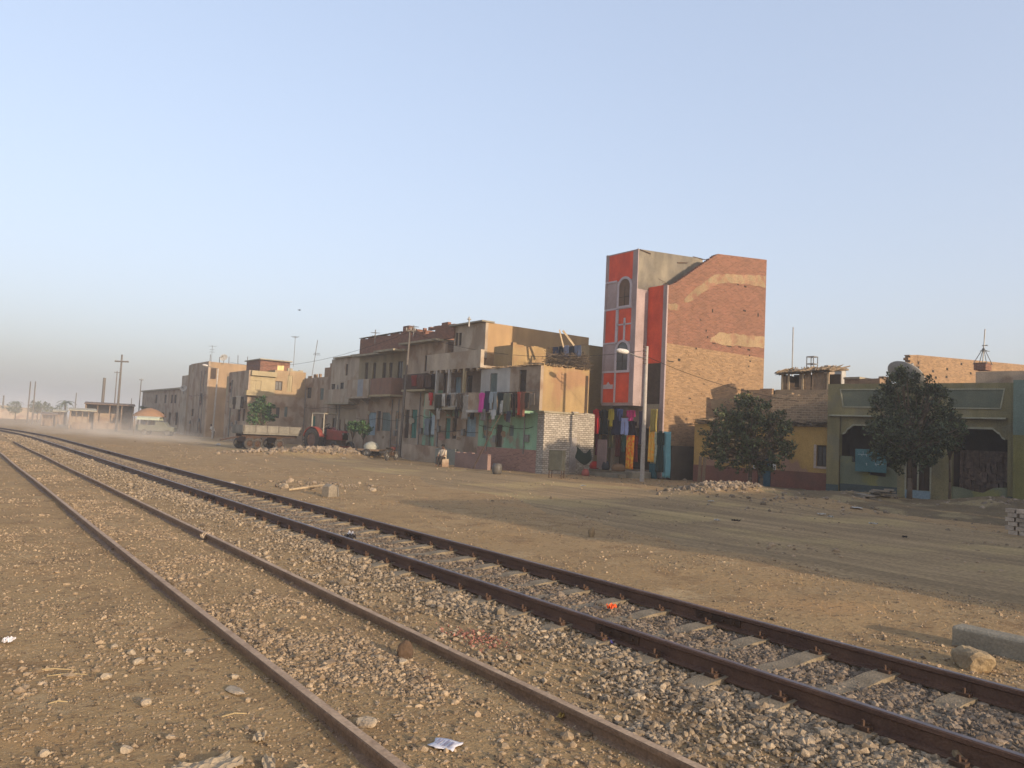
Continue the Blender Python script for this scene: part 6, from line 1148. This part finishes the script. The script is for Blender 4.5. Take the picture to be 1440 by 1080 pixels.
for i,(px,py,L,lb) in enumerate(((75,938,.34,'long straw stalk lying in the lower left dirt'),(95,946,.28,'second straw stalk just below the long one'),(82,982,.12,'short pale stick in the lower left dirt'),(330,1000,.16,'thin grey twig near the left siding rail'))):
    x,y=gp(px,py,-.05); z=float(gz(x,y))+.01; a=math.radians(-28+i*6); s=MB(); s.tube([(-L/2*math.cos(a),-L/2*math.sin(a),0),(0,0,.015),(L/2*math.cos(a),L/2*math.sin(a),.004)],[.004,.005,.003],6); o=obj('straw_stalk' if i<2 else 'stick',s,mat('straw',(.44,.33,.17,1),None,5,bump=0),off=(0,0,0)); o.location=(x,y,z); tag(o,lb,'stick')
scrap('yellow brown leaf beside the right siding rail near the bottom',790,1008,.10,.045,mat('dry_yellow_leaf',(.36,.25,.08,1),None,6),.5,.015,seed=60,nm='dry_leaf')
# red brick crumbs
x=RNG.normal(3.95,.14,260); y=RNG.normal(0,1,260); gx_,gy_=gp(672,897,-.06); P_=np.stack([gx_+RNG.normal(0,.11,240),gy_+RNG.normal(0,.22,240)],1); sz=np.full(240,.009)*np.exp(RNG.normal(0,.4,240)); o=stones('brick_crumbs',np.column_stack([P_,gz(P_[:,0],P_[:,1])+sz*.3+.01]),sz,mat('red_crumb',(.30,.13,.09,1),(.24,.11,.08,1),8,island=.4),.6); tag(o,'patch of red brick crumbs right of the siding','brick crumbs',kind='stuff')
# rubble heaps
def heap(label,cx,cy,sx,sy,n,size,m,nm='rubble_heap',hmul=1.):
    x=RNG.normal(cx,sx*.5,n); y=RNG.normal(cy,sy*.5,n); s_=size*np.exp(np.clip(RNG.normal(0,.45,n),-1,.9)); o=stones(nm,np.column_stack([x,y,gz(x,y)+s_*.35]),s_,m,.7); tag(o,label,'rubble',kind='stuff')
RUB=mat('rubble_stone',(.25,.195,.135,1),(.16,.12,.085,1),4,bump=.5,fine=30,island=.4)
heap('heap of broken stones and rubble before the ochre house',24.6,19.8,1.9,1.1,1500,.045,RUB); heap('long heap of pale rubble and rocks in front of trailer and tractor',19.8,48.2,4.4,1.0,1900,.085,RUB); heap('rubble spill under the arcade house trees',30.6,17.2,2.6,1.4,500,.04,RUB); heap('stones on the earth mound at the right edge',30.5,12.0,1.8,1.2,260,.05,RUB); heap('pale stones along the verge left of the squared stone',10.3,24.5,1.8,2.2,160,.04,RUB)
heap('broken stones and clods scattered over the dark earth bank',28.5,16.5,6.5,5.5,700,.045,RUB); heap('rubble strewn at the foot of the ochre house',29.5,21.6,2.2,1.2,260,.035,RUB)
# stepped slab pile by the arcade door
x,y=gp(1228,709); t=T('slab_pile','low pile of broken flat slabs before the arcade house','slab pile',(x,y,0)); s=MB(); rg=random.Random(2)
for i in range(14): a=rg.uniform(0,3.14); c=(x+rg.uniform(-.8,.8),y+rg.uniform(-.5,.5),.16+.03*i); L1=rg.uniform(.2,.45); s.obox(c,(L1*math.cos(a),L1*math.sin(a),rg.uniform(-.03,.03)),(-.16*math.sin(a),.16*math.cos(a),0),(0,0,.025))
obj('slab',s,mat('slab_concrete',(.24,.20,.15,1),(.18,.15,.11,1),3,bump=.4),t)
# brick stack at right edge
x,y=gp(1420,748,-.02); t=T('brick_stack','loosely stacked pale bricks on the mound at the right edge','brick stack',(x,y,0)); s=MB(); rg=random.Random(6)
zb=float(gz(x,y))
for r_ in range(6):
    for i in range(6-(r_>4)): 
        for j in range(2):
            if rg.random()<.1: continue
            s.obox((x+.14*j+rg.uniform(-.02,.02)+.1,y-.05-i*.27+(r_%2)*.08,zb+.06+r_*.115),(.055,rg.uniform(-.01,.01),0),(rg.uniform(-.01,.01),.11,0),(0,0,.05))
obj('brick',s,mat('pale_brick',(.44,.36,.28,1),(.34,.27,.2,1),6,bump=.4,fine=40,island=.3),t)
for i,(px,py,w,lb) in enumerate(((1000,707,.3,'white rag on the rubble heap before the ochre house'),(1008,733,.25,'white scrap on the road below the rubble heap'),(1035,734,.3,'long white scrap at the foot of the dark bank'),(1155,724,.35,'white rag under the young bank left of the slab pile'),(1168,728,.3,'second white rag beside the slab pile'),(1228,738,.3,'white scrap on the road before the arcade house'),(1322,700,.35,'white bag at the foot of the thin young tree'),(1205,718,.7,'flat pale board lying below the slab pile'),(820,684,.3,'white scrap on the road before the shop steps'),(484,645,.3,'white scrap on the road right of the tractor'),(1272,757,.25,'dark rag on the road before the arcade house'),(843,665,.3,'white plastic bag beside the shop steps'))):
    scrap(lb,px,py,w*.7,w*.42,mat('dirty_white_plastic',(.40,.38,.34,1),(.32,.30,.27,1),5,bump=.1) if 'dark' not in lb else c_(50,44,40),i,.025 if w<.6 else .01,seed=70+i,nm='rag' if 'rag' in lb else ('plastic_bag' if 'bag' in lb else 'litter_scrap'),zo=.03)
# ================================================================= dry weeds on verge
s=MB(); rg=random.Random(31)
for i in range(900):
    y=rg.uniform(4,26); x=rg.uniform(7.6,11.6)
    if vnoise(np.array([x*.9]),np.array([y*.9]),5)[0]<.55: continue
    z=float(gz(x,y)); 
    for k in range(3): a=rg.uniform(0,6.28); h=rg.uniform(.02,.07); s.add([(x+.006*math.sin(a),y,z-.01),(x-.006*math.sin(a),y+.006,z-.01),(x+math.cos(a)*h*.8,y+math.sin(a)*h*.8,z+h)],[(0,1,2)])
tag(obj('dry_weeds',s,mat('dry_weed_straw',(.30,.20,.10,1),(.22,.15,.08,1),3,bump=0,fine=0,island=.4),recalc=False),'sparse dry weeds on the reddish verge past the main line','weeds',kind='stuff')
# ================================================================= dust cloud and haze
def volume(name,v,f,dens,col,label,aniso=.2,smooth=True):
    me=mk(name,v,f,None,smooth); m=bpy.data.materials.new(name+'_air'); m.use_nodes=True; N=m.node_tree.nodes; N.clear(); o_=N.new('ShaderNodeOutputMaterial'); p=N.new('ShaderNodeVolumePrincipled'); p.inputs['Color'].default_value=col; p.inputs['Density'].default_value=dens; p.inputs['Anisotropy'].default_value=aniso; m.node_tree.links.new(p.outputs[0],o_.inputs['Volume']); me.materials.append(m)
    o=bpy.data.objects.new(name,me); C.objects.link(o); tag(o,label,'dust' if 'dust' in name else 'haze',kind='stuff'); return o
def dustcloud(c,r,dens,col,label,seed):
    V=[];F=[];ns=20
    for j in range(ns//2+1):
        th=math.pi*j/(ns//2)
        for i in range(ns): ph=2*math.pi*i/ns; V.append((math.sin(th)*math.cos(ph),math.sin(th)*math.sin(ph),max(math.cos(th),-.02)))
    for j in range(ns//2):
        for i in range(ns): F.append((j*ns+i,(j+1)*ns+i,(j+1)*ns+(i+1)%ns,j*ns+(i+1)%ns))
    o=volume('dust_cloud',V,F,dens,col,label,0.); o.location=c; o.scale=r; nt=o.data.materials[0].node_tree; N=nt.nodes; L=nt.links; p=[n for n in N if n.type=='PRINCIPLED_VOLUME'][0]
    ge=N.new('ShaderNodeNewGeometry'); sb=N.new('ShaderNodeVectorMath'); sb.operation='SUBTRACT'; sb.inputs[1].default_value=c; L.new(ge.outputs['Position'],sb.inputs[0]); dv=N.new('ShaderNodeVectorMath'); dv.operation='DIVIDE'; dv.inputs[1].default_value=r; L.new(sb.outputs[0],dv.inputs[0]); ln=N.new('ShaderNodeVectorMath'); ln.operation='LENGTH'; L.new(dv.outputs[0],ln.inputs[0]); mr=N.new('ShaderNodeMapRange'); mr.inputs['From Min'].default_value=1; mr.inputs['From Max'].default_value=.1; L.new(ln.outputs['Value'],mr.inputs['Value'])
    no=N.new('ShaderNodeTexNoise'); no.inputs['Scale'].default_value=2.2; no.inputs['Detail'].default_value=3; ad=N.new('ShaderNodeVectorMath'); ad.inputs[1].default_value=(seed,0,0); L.new(dv.outputs[0],ad.inputs[0]); L.new(ad.outputs[0],no.inputs['Vector'])
    m2=N.new('ShaderNodeMapRange'); m2.inputs['From Min'].default_value=.35; m2.inputs['From Max'].default_value=.65; m2.inputs['To Min'].default_value=.15; m2.inputs['To Max'].default_value=1; L.new(no.outputs['Fac'],m2.inputs['Value'])
    mu=N.new('ShaderNodeMath'); mu.operation='MULTIPLY'; L.new(mr.outputs['Result'],mu.inputs[0]); L.new(m2.outputs['Result'],mu.inputs[1]); m3=N.new('ShaderNodeMath'); m3.operation='MULTIPLY'; m3.inputs[1].default_value=dens; L.new(mu.outputs[0],m3.inputs[0]); L.new(m3.outputs[0],p.inputs['Density'])
DC=(.93,.87,.79,1)
for i,(c,r,dn,lb) in enumerate([((13.0,84,-.3),(7.5,22,3.2),.06,'low cloud of road dust thrown up before the far sheds'),((17,72,-.3),(5,11,1.3),.035,'thin tail of road dust drifting left of the trailer'),((9,122,-.3),(9,30,5.5),.022,'farther cloud of dust around the crossarm pole')]): dustcloud(c,r,dn,DC,lb,i*3.7)
HB=MB(); HB.box(-900.5,900.5,-500.5,1800.5,-1.2,24); volume('haze',HB.v,HB.f,.0015,(.90,.92,.93,1),'even dusty evening haze over the whole village',0.3,False)
# ================================================================= light
SE=math.radians(12.5); PHI=math.radians(7)       # sun elevation, azimuth from -Y towards +X
sd_=Vector((math.sin(PHI)*math.cos(SE),-math.cos(PHI)*math.cos(SE),math.sin(SE)))
sun=bpy.data.lights.new('sun','SUN'); so=bpy.data.objects.new('sun',sun); C.objects.link(so); so.rotation_euler=sd_.to_track_quat('Z','Y').to_euler(); sun.energy=2.5; sun.angle=math.radians(.6); sun.color=(1,.80,.58)
wd=bpy.data.worlds.new('World'); sc.world=wd; wd.use_nodes=True; N=wd.node_tree.nodes; L=wd.node_tree.links; bg=N['Background']; sky=N.new('ShaderNodeTexSky'); sky.sky_type='NISHITA'; sky.sun_disc=False; sky.sun_elevation=SE; sky.sun_rotation=math.pi-PHI; sky.air_density=1.; sky.dust_density=5.0; sky.ozone_density=1.0; ga=N.new('ShaderNodeGamma'); ga.inputs['Gamma'].default_value=.5; tn=N.new('ShaderNodeVectorMath'); tn.operation='MULTIPLY'; tn.inputs[1].default_value=(1.42,1.44,1.62); L.new(sky.outputs[0],ga.inputs[0]); L.new(ga.outputs[0],tn.inputs[0]); L.new(tn.outputs[0],bg.inputs[0]); bg.inputs[1].default_value=.15
sc.view_settings.view_transform='Standard'; sc.view_settings.look='None'; sc.view_settings.gamma=1; sc.view_settings.exposure=1.27
sc.render.engine='CYCLES'; sc.cycles.max_bounces=6; sc.cycles.volume_bounces=3; sc.cycles.use_adaptive_sampling=True

# ------------------------------------------------------------------ group phrases for repeated things
GR={'garment':None,'utility_pole':'poles along the railway and the street','street_lamp':'lamp posts along the dirt road','tv_aerial':'aerials on the roofs','satellite_dish':'satellite dishes on the roofs','broadleaf_tree':'trees in front of the right hand houses','hazy_tree':'hazy trees in the distance','green_shrub':'green shrubs by the balcony houses','rock':'loose rocks around the tracks','litter_scrap':'litter strewn on the road','rag':'rags strewn on the road','paper_scrap':'white paper scraps','plastic_scrap':'coloured plastic scraps','cardboard_scrap':'crumpled cardboard at the bottom edge','straw_stalk':'straw stalks on the dirt','low_wall':'low walls in front of the street row','plank':'planks leaning on the maroon wall','clothes_line':'washing lines','market_shed':'sheds and stalls in the dust','far_house':'hazy houses far down the line','rubble_heap':'rubble heaps','dust_cloud':'clouds of road dust','person':'people on the street','palm_tree':'far palms','shade_caster_house':'houses added outside the frame for their shade','railway_track':None,'wrapper':'wrapper pieces on the near main rail'}
for o in list(C.objects):
    if o.parent is None and o.get('label') and not o.get('group'):
        b=o.name.split('.')[0]
        if o.get('category')=='garment': o['group']='washing and clothes hanging along the street'
        elif GR.get(b): o['group']=GR[b]
        elif o.get('category')=='house': o['group']='houses along the dirt road'
